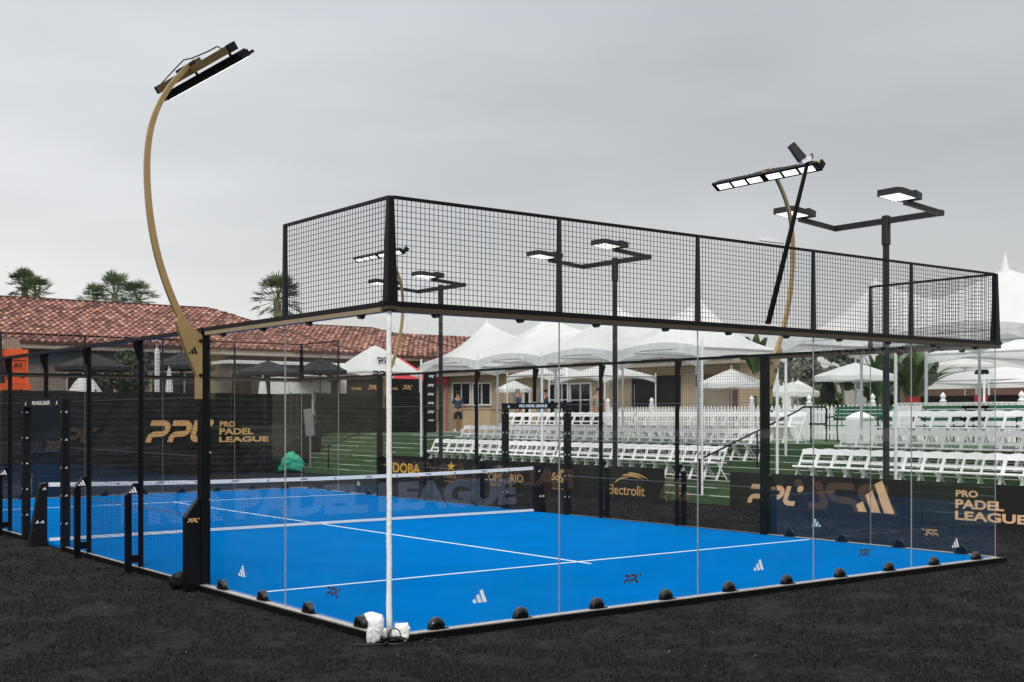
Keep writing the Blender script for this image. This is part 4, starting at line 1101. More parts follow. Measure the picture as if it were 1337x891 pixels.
opening(root, ('X', XW), wy(642), wy(617.5), wz(630, 530), wz(630, 499.5), 'window', 'white', 'dark_glass', 1)
opening(root, ('X', XW), wy(693), wy(684), ZP+.02, wz(690, 509), 'door', 'white', 'dark_glass')
opening(root, ('X', XW), wy(743), wy(717), ZP+.3, wz(730, 500), 'window', 'white', 'dark_glass', 2, .6)
opening(root, ('X', XW), wy(773), wy(744.5), ZP+.3, wz(760, 500), 'window', 'white', 'dark_glass', 1, .6)
opening(root, ('X', XW), wy(829.5), wy(828), ZP+.3, wz(830, 500), 'window', 'white', 'dark_glass')
b = MB(); b.box(XW-.05, XW-.003, wy(889), wy(826), wz(860, 531), wz(860, 491)); b.build('roller_shutter', 'shutter', root)
b = MB(); b.box(XW-.04, XW-.004, wy(912), wy(908), ZP, ZEB-.3); b.build('downpipe', 'steel', root)
b = MB(); b.box(XW-.05, XW-.004, wy(956), wy(914), ZP, wz(930, 506)); b.build('garage_door', 'stucco', root)
b = MB(); b.box(XW-.09, XW-.052, wy(964), wy(955), ZP, wz(930, 504)); b.build('door_post', 'brown', root)
b = MB(); b.box(XW-.12, XW-.004, wy(966), wy(911), wz(930, 504.5), wz(930, 489)); b.build('lintel', 'brown', root)
b = MB(); b.box(XW-.08, XW-.004, wy(612), wy(594), wz(600, 484), wz(600, 479)); s_ = b.build('sign', 'beige', root)
# red panel and low wall at left of it
p = at(582, 497, X=XW-.3)
b = MB(); b.box(XW-.3, XW-.2, wy(590), wy(571), wz(580, 501), wz(580, 492)); b.box(XW-.27, XW-.23, wy(572), wy(571.3), ZP, wz(580, 492)); b.box(XW-.27, XW-.23, wy(589.6), wy(589), ZP, wz(580, 492)); tag(b.build('red_panel', 'red'), 'red horizontal panel on thin legs left of pavilion windows', 'panel')
p = at(622, 545, X=25.6); b = MB(); b.box(25.5, 26.3, at(640, 545, X=25.5).y, at(604, 545, X=25.5).y, ZP, ZP+1.0); b.box(25.47, 26.33, at(641, 545, X=25.5).y, at(603, 545, X=25.5).y, ZP+1.0, ZP+1.05)
tag(b.build('service_counter', 'beige'), 'beige service counter below the left windows of the pavilion', 'counter')

# ------------------------------------------------------------------ black fabric fences
def screen_fence(name, x0, x1, y, z0, z1, label, deco=None, m='screen_fabric', seed=1):
    root = thing(name, label, 'fence', ((x0+x1)/2, y, z0))
    rnd = random.Random(seed); b = MB(); n = int((x1-x0)/.35); H_ = 10; vs = []; fs = []
    ph = [rnd.uniform(0, 6.28) for _ in range(8)]
    for i in range(n+1):
        x = x0+(x1-x0)*i/n
        for j in range(H_+1):
            f_ = j/H_; sag = .05*math.sin(x*2.1+ph[0])*(f_ > .99)
            dy = .05*math.sin(1.3*x+4*f_+ph[1])*math.sin(3.1*f_)+.03*math.sin(3.7*x+9*f_+ph[2])*math.sin(3.1*f_)
            vs.append((x, y+dy, z0+(z1-z0)*f_+sag*.5))
    for i in range(n):
        for j in range(H_): a = i*(H_+1)+j; fs.append((a, a+H_+1, a+H_+2, a+1))
    b.add(vs, fs); o = b.build('fabric', m, root, smooth=True)
    x = x0
    while x <= x1+.01:
        b = MB(); b.tube([(x, y+.12, z0), (x, y+.12, z1+.08)], .025, 8); b.build('post', 'pole_grey', root); x += 2.4 if x1-x0 > 12 else (x1-x0)/3
    b = MB(); b.bar((x0, y+.12, z1-.02), (x1, y+.12, z1-.02), .03, .03); b.build('top_rail', 'pole_grey', root)
    if deco: deco(root)
YF = 29.5
def decoA(root):
    f = lambda u, v: at(u, v, Y=YF-.12)
    q = MB(); a = f(190, 578); b_ = f(279, 549); ppl(q, a, (1,0,0), (0,0,1), b_.x-a.x, b_.z-a.z); q.build('logo', 'gold_print', root)
    q = MB()
    for tx, u0, v0, u1, v1 in (('PRO', 287, 557.5, 307, 550), ('PADEL', 286.5, 567.5, 331, 559), ('LEAGUE', 286, 577.5, 351, 569.5)):
        a = f(u0, v0); b_ = f(u1, v1); fit_text(q, tx, a, (1,0,0), (0,0,1), b_.x-a.x, b_.z-a.z, .035)
    q.build('lettering', 'gold_print', root)
    q = MB(); a = f(62, 592); ppl(q, a+Vector((0,0,.3)), (1,0,0), (0,0,1), 1.6, .5); q.build('logo', 'brown_print', root)
screen_fence('screen_fence', -14, 15.6, YF, -.06, 2.78, 'long black fabric fence with gold league lettering behind far glass', decoA)
def decoB(root):
    f = lambda u, v: at(u, v, Y=34-.12)
    q = MB()
    for u in (481, 526): a = f(u, 509); ppl(q, a, (1,0,0), (0,0,1), .42, .12)
    for u in (459, 512): fit_text(q, 'PRO PADEL', f(u, 509), (1,0,0), (0,0,1), .45, .10, .03)
    q.build('logo', 'gold_print', root)
screen_fence('terrace_screen', at(412, 540, Y=34).x, at(549, 540, Y=34).x, 34, ZP, at(480, 514, Y=34).z, 'black fabric fence at the top of the far left steps', None, seed=4)
def backdrop():
    xa = at(455, 500, Y=34.3).x; xb = at(549, 500, Y=34.3).x; z0 = at(500, 513, Y=34.3).z; z1 = at(500, 494, Y=34.3).z
    root = thing('logo_backdrop', 'black backdrop with small gold logos under the white marked canopy', 'backdrop', ((xa+xb)/2, 34.5, ZP))
    b = MB(); b.box(xa, xb, 34.4, 34.46, ZP, z1); b.build('panel', 'black_matte', root)
    f = lambda u, v: at(u, v, Y=34.39)
    for u in (481, 526): q = MB(); ppl(q, f(u, 509), (1,0,0), (0,0,1), .5, .2); q.build('logo', 'gold_print', root)
    for u in (459, 507): q = MB(); fit_text(q, 'PRO PADEL', f(u, 509), (1,0,0), (0,0,1), .5, .10, .03); q.build('lettering', 'gold_print', root)
backdrop()
xa = at(43, 560, Y=21.6).x; xb = at(87, 560, Y=21.6).x; root = thing('banner_board', 'dark upright banner board seen through the near left doorway frame', 'banner', ((xa+xb)/2, 21.6, -.055))
b = MB(); b.box(xa, xb, 21.6, 21.65, -.055, at(60, 530, Y=21.6).z); b.build('panel', 'screen', root)
q = MB(); ppl(q, at(60, 590, Y=21.59), (1,0,0), (0,0,1), .55, .28); q.build('logo', 'brown_print', root)
b = MB()
for x in (xa+.1, xb-.1): b.bar((x, 21.66, 1.0), (x, 22.2, -.05), .04, .04)
b.build('back_strut', 'steel', root)
# tall banner
c = at(562.5, 563, X=23.2)
root = thing('column_banner', 'tall narrow black banner with a stack of small gold logos', 'banner', (c.x, c.y, ZP))
hw = 7.2*(c-Vector(CAM)).length/F
b = MB(); U = Vector((RT[0], RT[1], 0)); b.prism([(-hw, .02), (hw, .02), (hw, 2.62), (-hw, 2.62)], (c.x, c.y, ZP), U, (0,0,1), (FW[0], FW[1], 0), .08); b.build('panel', 'black_matte', root)
q = MB()
for k in range(6): ppl(q, Vector((c.x, c.y, ZP+.45+.38*k))-Vector((FW[0], FW[1], 0))*.005-U*.14, U, (0,0,1), .3, .1)
q.build('logo', 'white_print', root)

# ------------------------------------------------------------------ small canopies
def ppl_marks(root, c):
    cx, cy = ORG[root.name].x, ORG[root.name].y; ya = cy-1.5
    q = MB(); ppl(q, (cx-1.15, ya-.05, 3.70), (1,0,0), (0,0,1), 1.05, .24); q.build('logo', 'black', c)
    q = MB(); fit_text(q, 'PRO PADEL LEAGUE', (cx+.1, ya-.05, 3.74), (1,0,0), (0,0,1), .75, .12, .02); q.build('lettering', 'black', c)
    sl_ = Vector((0, 1.45, 1.23)).normalized(); nn = Vector((0, -1.23, 1.45)).normalized()
    q = MB(); ppl(q, Vector((cx-.55, ya+.36, 4.24))+nn*.09, (1,0,0), sl_, 1.0, .42); q.build('logo', 'black', c)
peak_tent(21.25, 24.15, 35.0, 37.9, ZP, 3.92, 5.15, 'white pop up canopy with black lettering marks behind the black fence', 'popup_canopy', 'canopy', 'pop up canopies around the pavilion', spire=False, scal=.0, val=.27, pw=1.15, pr=.025, marks=ppl_marks)
peak_tent(24.4, 26.6, 37.6, 39.8, ZP, 3.7, 4.75, 'red pop up canopy peeking out behind the white lettered canopy', 'popup_canopy', 'canopy', 'pop up canopies around the pavilion', m='red', spire=False, scal=.0, val=.25, pw=1.15, pr=.025)
def small_tent(u, vpeak, veave, X, w, lab, spire=False, m='canvas', d2=None):
    p = at(u, vpeak, X=X); e = at(u, veave, X=X); peak_tent(X-w/2, X+w/2, p.y-w/2, p.y+w/2, ZP, e.z+.25, p.z, lab, 'popup_canopy', 'canopy', 'pop up canopies around the pavilion', spire=spire, scal=.0, val=.25, pw=1.1, pr=.025, m=m)
small_tent(722, 477, 499, 24.9, 2.6, 'white pop up canopy left of two in front of pavilion windows')
small_tent(792, 476, 501, 24.9, 2.6, 'white pop up canopy right of two in front of pavilion windows')

def umbrella(c, r, ze, zp, zb, label, m='canvas', n=8, pole='steel', grp=None, name='market_umbrella'):
    root = thing(name, label, 'umbrella', (c[0], c[1], zb), grp)
    b = MB(); vs = []; fs = []
    K_ = 24
    for j in range(7):
        f_ = max(.02, j/6)
        for k in range(K_):
            a = 2*math.pi*k/K_; seg = (k % (K_//n))/(K_//n); sc = 1-.06*math.sin(math.pi*seg)
            vs.append((c[0]+r*f_*sc*math.cos(a), c[1]+r*f_*sc*math.sin(a), zp-(zp-ze)*f_**1.1-.03*math.sin(math.pi*seg)*f_))
    for j in range(6):
        for k in range(K_): fs.append((j*K_+k, (j+1)*K_+k, (j+1)*K_+(k+1) % K_, j*K_+(k+1) % K_))
    for k in range(K_):
        x, y, z = vs[6*K_+k]; vs.append((x, y, z-.14))
    for k in range(K_): fs.append((6*K_+k, 7*K_+k, 7*K_+(k+1) % K_, 6*K_+(k+1) % K_))
    b.add(vs, fs); b.build('canopy', m, root)
    b = MB(); b.tube([(c[0], c[1], zb), (c[0], c[1], zp+.12)], .03, 8); b.build('pole', pole, root)
    b = MB()
    for k in range(n):
        a = 2*math.pi*k/n; b.bar((c[0], c[1], ze-.25), (c[0]+r*.55*math.cos(a), c[1]+r*.55*math.sin(a), ze+(zp-ze)*.4), .015, .015)
    b.build('ribs', pole, root)
    b = MB(); b.lathe((c[0], c[1], zb), [(.3, 0), (.3, .06), (.05, .1), (.05, .4)], 12); b.build('base', 'concrete', root)
def umb(u, vp, ve, X, hw, lab, **k):
    p = at(u, vp, X=X); e = at(u, ve, X=X); dd = (p.x-CAM[0])*FW[0]+(p.y-CAM[1])*FW[1]
    umbrella((p.x, p.y), hw*dd/F, e.z, p.z, k.pop('zb', ZP), lab, **k)
G1 = 'white market umbrellas beyond the picket fence'
umb(671, 497, 508, 25.2, 24, 'small white umbrella between the left windows and the canopies', grp=G1)
umb(955, 482, 501, 24.6, 44, 'white market umbrella at the end of the pavilion', grp=G1)
umb(1035, 499, 512, 25.5, 34, 'low white umbrella behind the lit floodlight post', grp=G1)
umb(1117, 474, 491, 24.5, 52, 'white market umbrella beyond the pedestal box', grp=G1)
umb(1042, 497, 508, 40, 20, 'far white umbrella partly behind the aisle tent', grp=G1)
umb(1260, 468, 477, 52, 40, 'distant pale umbrella under the right tents', grp=G1)
def umbY(u, vp, ve, Y, hw, lab, **k):
    p = at(u, vp, Y=Y); e = at(u, ve, Y=Y); dd = (p.x-CAM[0])*FW[0]+(p.y-CAM[1])*FW[1]
    umbrella((p.x, p.y), hw*dd/F, e.z, p.z, 0, lab, **k)
G2 = 'black patio umbrellas in front of the clubhouse'
for u, vp, ve, Y, hw, lab in ((122, 462, 479, 35, 50, 'black patio umbrella left of the lamp bracket behind mesh'), (237, 461, 478, 34.5, 46, 'black patio umbrella directly behind the gold lamp bracket'),
                              (350, 471, 486, 34.5, 42, 'black patio umbrella right of the thick post'), (418, 468, 484, 36, 36, 'black patio umbrella farthest right by the clubhouse')):
    umbY(u, vp, ve, Y, hw, lab, m='canvas_black', pole='pole_grey', grp=G2)
def folded(u, vt, vb, Y, hw, lab, hb=None, m='canvas'):
    p = at(u, vt, Y=Y); dd = (p.x-CAM[0])*FW[0]+(p.y-CAM[1])*FW[1]; r_ = hw*dd/F; q = at(u, vb, Y=Y); z0 = q.z; H_ = p.z-z0; rb = (hb or hw)*dd/F
    root = thing('folded_umbrella', lab, 'umbrella', (p.x, p.y, 0), 'folded white umbrellas by the clubhouse')
    b = MB(); n = 16; prof = [(rb, 0), (rb*.95, .1*H_), ((r_+rb)/2, .55*H_), (r_, .9*H_), (r_*.6, H_)]
    vs = []; fs = []
    for r2, z in prof:
        for k in range(n): a = 2*math.pi*k/n; rr = r2*(1+.12*(k % 2)); vs.append((p.x+rr*math.cos(a), p.y+rr*math.sin(a), z0+z))
    for i in range(len(prof)-1):
        for k in range(n): fs.append((i*n+k, i*n+(k+1) % n, (i+1)*n+(k+1) % n, (i+1)*n+k))
    b.add(vs, fs); b.build('canopy', m, root)
    b = MB(); b.tube([(p.x, p.y, 0), (p.x, p.y, p.z+.1)], .03, 8); b.build('pole', 'steel', root)
folded(205, 455, 512, 33, 3.2, 'tall thin folded white umbrella behind the side mesh')
folded(221, 481, 512, 32.5, 2.0, 'short folded white umbrella next to the tall thin one', hb=4.6)
folded(343, 493, 515, 32.5, 2.6, 'folded white umbrella under black umbrella right of thick post', hb=5.5)
folded(111, 487, 512, 32.5, 3.5, 'wide white cone shaped cover behind the fence at left', hb=19)
# white service boxes behind the fence
for u0, u1, v0, v1, lab in ((378, 455, 494, 514, 'long white counter panel behind the black fence'), (360, 377, 485, 514, 'narrow white cabinet left of the long white panel'), (395, 440, 480, 492, 'grey white unit box above the white counter panel'), (432, 444, 483, 512, 'white upright panel at the left leg of the lettered canopy')):
    a = at(u0, v0, Y=36.5+ (1.2 if u0 == 395 else 0)); c = at(u1, v1, Y=a.y); b = MB(); b.box(a.x, c.x, a.y, a.y+.5, 1.2 if u0 != 395 else c.z, a.z)
    b.box(a.x-.02, c.x+.02, a.y-.02, a.y+.52, a.z, a.z+.04)
    tag(b.build('service_cabinet', 'white'), lab, 'service box')

# ------------------------------------------------------------------ tents at right background
peak_tent(26.0, 32.0, at(1208, 478, X=26).y-6.2, at(1208, 478, X=26).y, ZP, at(1208, 474, X=26).z+.25, at(1262, 448, X=29).z+.9, 'big white marquee at the right behind the picket fence', 'marquee', 'marquee', None, spire=False, scal=.0, val=.3, pw=.9, pr=.05, pole='steel')
peak_tent(36.0, 42.0, at(1195, 500, X=36).y-5, at(1195, 500, X=36).y+1, ZP, at(1208, 498, X=36).z, at(1230, 482, X=39).z, 'flat white tent beyond the marquee, left one', 'marquee', 'marquee', None, spire=False, scal=.0, val=.2, pw=1, pr=.04)
peak_tent(34.0, 40.0, at(1290, 500, X=34).y-6, at(1290, 500, X=34).y, ZP, at(1290, 500, X=34).z, at(1310, 485, X=37).z, 'flat white tent beyond the marquee, right one', 'marquee', 'marquee', None, spire=False, scal=.0, val=.2, pw=1, pr=.04)
a = at(1172, 528, X=25.0); c = at(1309, 541, X=25.0); b = MB(); b.box(25, 25.8, c.y, a.y, ZP, a.z)
b.box(24.96, 25.84, c.y-.04, a.y+.04, a.z, a.z+.03)
tag(b.build('long_table', 'white'), 'long white draped table beyond the picket fence at right', 'table')
for u, v, X, lab in ((1193, 523, 27.5, 'red cooler box left on the far side of the long table'), (1281, 521, 27.5, 'red cooler box behind the right end of the long table')):
    p = at(u, v, X=X); b = MB(); b.box(X-.13, X+.13, p.y-.14, p.y+.14, p.z-.10, p.z+.08); b.box(X-.14, X+.14, p.y-.15, p.y+.15, p.z+.082, p.z+.11); root = thing('cooler', lab, 'cooler', (X, p.y, ZP)); b.build('box', 'red', root); b = MB(); b.box(X-.12, X+.12, p.y-.13, p.y+.13, ZP, p.z-.102); b.build('stand', 'white', root)
a = at(1195, 518, X=33.0); c = at(1337, 540, X=33.0); b = MB(); b.box(33, 33.06, c.y-3, a.y+1, ZP, a.z); tag(b.build('dark_screen', 'black_matte'), 'dark low screen behind the red coolers', 'screen')
b = MB(); a = at(1205, 509, X=60); b.box(60, 70, a.y-25, a.y+1, ZP, a.z); tag(b.build('distant_house', 'brown'), 'distant brown house seen beneath the right marquees', 'building')
# speaker on stand
for u, v0, v1, X, lab in ((1083, 499, 527, 23.6, 'black loudspeaker on a pole beyond the fence near the umbrella'), (1285, 483, 489, 25.8, 'small black speaker on white pole under right marquee')):
    p = at(u, v0, X=X); q_ = at(u, v1, X=X); root = thing('loudspeaker', lab, 'loudspeaker', (X, p.y, ZP))
    w = 7*(X-CAM[0])/.85/F if u < 1200 else .13; b = MB(); b.prism([(-w, 0), (w, 0), (w*1.1, (p.z-q_.z)*.5), (w*.7, p.z-q_.z), (-w*.7, p.z-q_.z), (-w*1.1, (p.z-q_.z)*.5)], (X, p.y, q_.z), (RT[0], RT[1], 0), (0,0,1), (FW[0], FW[1], 0), .3); b.build('cabinet', 'black_matte', root)
    b = MB(); b.tube([(X, p.y, ZP), (X, p.y, q_.z)], .03, 8); b.build('pole', 'white' if u > 1200 else 'black', root)

# ------------------------------------------------------------------ boom lift at left
o = at(20, 508, Y=33); k_ = (o-Vector(CAM)).dot(Vector((FW[0], FW[1], 0)))/F
root = thing('boom_lift', 'orange boom lift with work basket behind the fence at far left', 'boom lift', (o.x, 33, 0))
def pz(v): return at(20, v, Y=33).z
def pxx(u): return at(u, 500, Y=33).x
b = MB(); b.box(pxx(9), pxx(37), 33, 34.0, pz(500), pz(456)); b.box(pxx(3), pxx(39), 32.9, 34.2, pz(509), pz(500)-.01); b.box(pxx(13), pxx(34), 32.97, 32.995, pz(470), pz(459)); b.build('engine_cover', 'orange', root)
b = MB(); b.box(pxx(0), pxx(40), 33.0, 35.5, .5, pz(509)-.01); b.build('chassis', 'orange', root)
b = MB(); fit_text(b, 'JLG', (pxx(17), 32.965, pz(480)), (1,0,0), (0,0,1), pxx(30)-pxx(18), .16, .03, .3); b.build('lettering', 'black', root)
for xx in (pxx(2), pxx(36)):
    for yy in (33.0, 35.0):
        b = MB(); b.tube([(xx, yy-.15, .45), (xx, yy+.15, .45)], .5, 18); b.build('wheel', 'black_matte', root)
b = MB(); b.bar((pxx(7), 33.3, pz(500)), (pxx(2), 33.6, pz(448)), .16, .16); b.box(pxx(4.5), pxx(9.5), 32.9, 33.0, pz(492), pz(478)); b.build('boom', 'pole_grey', root)
b = MB(); c = Vector((pxx(21), 33.5, pz(455))); pl = [(-.35, 0), (.35, 0), (.30, .2), (.22, .34), (.0, .38), (-.25, .30), (-.32, .15)]
b.prism(pl, c, (1,0,0), (0,0,1), (0,1,0), .5); b.build('cover_cloth', 'stucco', root)

# ------------------------------------------------------------------ stuff at far-left corner of berm
pl, u0, v0 = outl(densify([(363,616),(367,602),(374,592),(381,589),(387,594),(394,599),(398,608),(396,617)], 4), 42.4)
crumple('crumpled_tarp', 'crumpled teal tarp on the turf in front of black fence', 'tarp', at(u0, v0, Z=-.055), pl, .7, 21, 'teal')
pl, u0, v0 = outl(densify([(398,572),(396,556),(399,540),(404,530),(412,532),(417,546),(421,560),(419,585),(409,604),(398,600)], 3), 42.6)
crumple('draped_equipment', 'tall equipment under a black drape beside the teal tarp', 'equipment', at(408, 612, Z=-.055), [(a, b_+.1) for a, b_ in pl], .6, 22, 'black_soft')
a = at(405, 569, Y=28.6); b = MB(); b.bar(a, at(402, 534, Y=28.6), .34, .06, .34, .06, up=(0,1,0)); b.bar(Vector((a.x, 28.6, -.05)), a, .05, .05); tag(b.build('slanted_panel', 'pole_light'), 'grey slanted panel standing among the draped equipment', 'panel')

# ------------------------------------------------------------------ vegetation
def palm(u, vbase, vtop, d, r, label, seed):
    rnd = random.Random(seed); p = at(u, vtop, d=d); hub = p-Vector((0, 0, r*.55)); zb = 0
    root = thing('palm_tree', label, 'palm tree', (hub.x, hub.y, zb), 'fan palms beyond the roofs')
    b = MB(); b.tube([(hub.x+.3, hub.y, zb), (hub.x+.1, hub.y, hub.z*.5), (hub.x, hub.y, hub.z)], [.3, .24, .22], 8); b.build('trunk', 'bark', root)
    b = MB()
    for k in range(40):
        a = rnd.uniform(0, 6.283); e = R(rnd.uniform(-45, 85)); L_ = r*rnd.uniform(.55, .8)
        d_ = Vector((math.cos(a)*math.cos(e), math.sin(a)*math.cos(e), math.sin(e))); tip = hub+d_*L_*.75
        b.bar(hub, tip, .03, .03)
        side = d_.cross(Vector((0,0,1))).normalized(); upv = side.cross(d_)
        F_ = r*.42
        for j in range(13):
            th = R(-80+160*j/12); q = (d_*math.cos(th)+side*math.sin(th)); q = (q+upv*.12*rnd.uniform(-1, 1)).normalized(); e1 = tip+q*F_*rnd.uniform(.8, 1.1)+Vector((0,0,-.15*F_*rnd.random()))
            w_ = q.cross(upv).normalized()*.036*r*.6
            b.add([tip, tip+q*F_*.5+w_, e1, tip+q*F_*.5-w_], [(0,1,2,3)])
    b.build('crown', 'palm_leaf', root)
palm(32, 390, 358, 78, 1.55, 'pale fan palm at far left above the roof', 1)
palm(48, 390, 369, 74, 1.5, 'fan palm with full crown right of the far left one', 2)
palm(122, 395, 378, 74, 1.4, 'small fan palm at the left of the three palm group', 3)
palm(150, 395, 364, 78, 1.9, 'tallest fan palm in the middle of the three palm group', 4)
palm(181, 395, 374, 74, 1.6, 'fan palm at the right of the three palm group', 5)
palm(362, 415, 369, 66, 1.85, 'fan palm behind the left end post of the screen', 6)

def tree(c, rx, ry, rz, zb, label, m, seed, n=2600, leaf=.16, name='tree', cat='tree', clumps=14, grp=None):
    rnd = random.Random(seed); root = thing(name, label, cat, (c[0], c[1], zb), grp); c = Vector(c)
    cl = []
    for _ in range(clumps):
        a = rnd.uniform(0, 6.28); ph = rnd.uniform(-.9, 1); rr = rnd.uniform(.3, .8)
        cl.append((c+Vector((rx*rr*math.cos(a)*math.sqrt(1-ph*ph*.8), ry*rr*math.sin(a)*math.sqrt(1-ph*ph*.8), rz*ph*.75)), rnd.uniform(.28, .5)))
    b = MB(); b.tube([(c.x, c.y, zb), (c.x+.05, c.y, (zb+c.z)/2), (c.x, c.y, c.z)], [.16, .13, .07], 8)
    for q, _ in cl[:8]: b.tube([(c.x, c.y, (zb+c.z)/2+.2), (c+q)/2, q], [.07, .05, .02], 5)
    b.build('trunk', 'bark', root); b = MB()
    for _ in range(n):
        q, s_ = rnd.choice(cl); v = Vector((rnd.gauss(0, 1), rnd.gauss(0, 1), rnd.gauss(0, 1))).normalized()*(rnd.random()**.4)
        p = q+Vector((v.x*rx*s_, v.y*ry*s_, v.z*rz*s_)); a1 = Vector((rnd.gauss(0,1), rnd.gauss(0,1), rnd.gauss(0,1))).normalized(); a2 = a1.cross(Vector((rnd.gauss(0,1), rnd.gauss(0,1), rnd.gauss(0,1)))).normalized(); l = leaf*rnd.uniform(.6, 1.3)
        b.add([p-a1*l, p+a2*l*.5, p+a1*l, p-a2*l*.5], [(0,1,2,3)])
    b.build('crown', m, root); return root
def treepx(u, v, X, hu, hv, label, m, seed, **k):
    p = at(u, v, X=X); dd = (p.x-CAM[0])*FW[0]+(p.y-CAM[1])*FW[1]; tree(p, hu*dd/F, hu*dd/F*.8, hv*dd/F, ZP, label, m, seed, **k)
GT = 'trees beyond the picket fence'
treepx(1178, 480, 31, 27, 48, 'dense dark green tree behind the right lamp post', 'leaf_dark', 11, n=4200, clumps=20, grp=GT)
treepx(1205, 470, 36, 30, 34, 'dark bushy tree right of the dense one', 'leaf_dark', 12, n=3500, grp=GT)
treepx(1150, 505, 33, 24, 34, 'low dark tree left of the dense one under the umbrella', 'leaf_dark', 13, n=3000, grp=GT)
treepx(1060, 500, 60, 34, 40, 'hazy grey green tree beyond the low umbrella', 'leaf_grey', 14, n=3000, leaf=.25, grp=GT)
treepx(1100, 478, 70, 36, 30, 'hazy grey tree behind the white market umbrella', 'leaf_grey', 15, n=3000, leaf=.28, grp=GT)
treepx(1035, 478, 66, 26, 24, 'hazy pale tree above the low white umbrella', 'leaf_grey', 16, n=2200, leaf=.26, grp=GT)
treepx(1078, 525, 45, 32, 18, 'olive shrub mass beyond the black loudspeaker', 'leaf_mid', 17, n=2600, grp=GT)
treepx(1010, 530, 44, 20, 16, 'olive shrub beyond the aisle planter', 'leaf_mid', 18, n=1400, grp=GT)
p = at(172, 490, Y=36.5); tree(p, 1.3, 1.0, 1.0, 0, 'bright leafy shrub in front of the clubhouse wall', 'leaf_mid', 19, n=900, leaf=.13)
def banana(u, v0, v1, X, label, seed, n=13, spread=1.6, base=.35):
    rnd = random.Random(seed); b0 = at(u, v0, X=X); z0 = ZP; top = at(u, v1, X=X).z; root = thing('banana_plant', label, 'plant', (b0.x, b0.y, z0), 'broad leaved plants beyond the fence')
    b = MB(); b.tube([(b0.x, b0.y, z0), (b0.x, b0.y, z0+(top-z0)*.45)], [.15, .09], 8); b.build('stem', 'leaf_mid', root)
    b = MB()
    for k in range(n):
        a = rnd.uniform(0, 6.28); Ln = (top-z0)*rnd.uniform(.5, .8); lean = rnd.uniform(.15, 1.0); s0 = Vector((b0.x, b0.y, z0+(top-z0)*base)); Ln *= (1.35-base); pts = []
        for j in range(9):
            f_ = j/8; pts.append(s0+Vector((math.cos(a)*spread*lean*f_**1.3, math.sin(a)*spread*lean*f_**1.3, Ln*(f_-.45*lean*f_**2.6))))
        sd = Vector((-math.sin(a), math.cos(a), 0)); vs = []; fs = []
        for j, q in enumerate(pts):
            w_ = 0 if j < 2 else .15*math.sin(math.pi*(j-1.5)/7)**.7; vs += [q-sd*w_+Vector((0,0,.10*w_)), q, q+sd*w_+Vector((0,0,.1*w_))]
        for j in range(8): fs += [(3*j, 3*j+1, 3*j+4, 3*j+3), (3*j+1, 3*j+2, 3*j+5, 3*j+4)]
        b.add(vs, fs)
    b.build('leaves', 'banana', root, smooth=True)
banana(985, 535, 450, 24.3, 'tall broad leaved plant at the end of the pavilion', 1, 16, 1.2, .62)
banana(1150, 530, 450, 26.5, 'broad leaved plant with arching leaves left of the dark lamp pole', 2, 26, 2.2)
banana(1190, 530, 452, 27.5, 'broad leaved plant in front of the dense dark tree', 3, 26, 2.0)
# distant pale buildings
for u0, u1, v, X, lab in ((1055, 1085, 492, 120, 'distant pale block between hazy trees'), (1092, 1150, 500, 130, 'distant pale low block behind umbrella')):
    a = at(u0, v, X=X); c = at(u1, v, X=X); root = thing('distant_building', lab, 'building', (X, (a.y+c.y)/2, ZP)); b = MB(); b.box(X, X+8, c.y, a.y, ZP, a.z); b.build('wall', 'concrete', root)
    b = MB()
    for j in range(2):
        for i in range(5): y = c.y+(a.y-c.y)*(i+.3)/5; b.box(X-.05, X-.004, y, y+(a.y-c.y)*.08, ZP+1.2+j*2.4, ZP+2.3+j*2.4)
    b.build('windows', 'dark_glass', root)

# ------------------------------------------------------------------ people
def skin_mesh(name, verts, edges, radii, m, parent, lvl=2):
    me = bpy.data.meshes.new(name); me.from_pydata(verts, edges, []); ob = bpy.data.objects.new(name, me); COL.objects.link(ob)
    sk = ob.modifiers.new('skin', 'SKIN'); me.skin_vertices.new() if not me.skin_vertices else None
    for i, r_ in enumerate(radii):
        sv = me.skin_vertices[0].data[i]; sv.radius = (r_, r_) if not isinstance(r_, tuple) else r_; sv.use_root = (i == 0)
    sb = ob.modifiers.new('sub', 'SUBSURF'); sb.levels = lvl; sb.render_levels = lvl
    dg = bpy.context.evaluated_depsgraph_get(); m2 = bpy.data.meshes.new_from_object(ob.evaluated_get(dg)); m2.name = name
    m2.materials.clear(); m2.materials.append(M[m]); bpy.data.objects.remove(ob); m2.polygons.foreach_set('use_smooth', [True]*len(m2.polygons))
    o2 = bpy.data.objects.new(name, m2); COL.objects.link(o2); o2.parent = parent; ORG[o2.name] = ORG[parent.name]; return o2
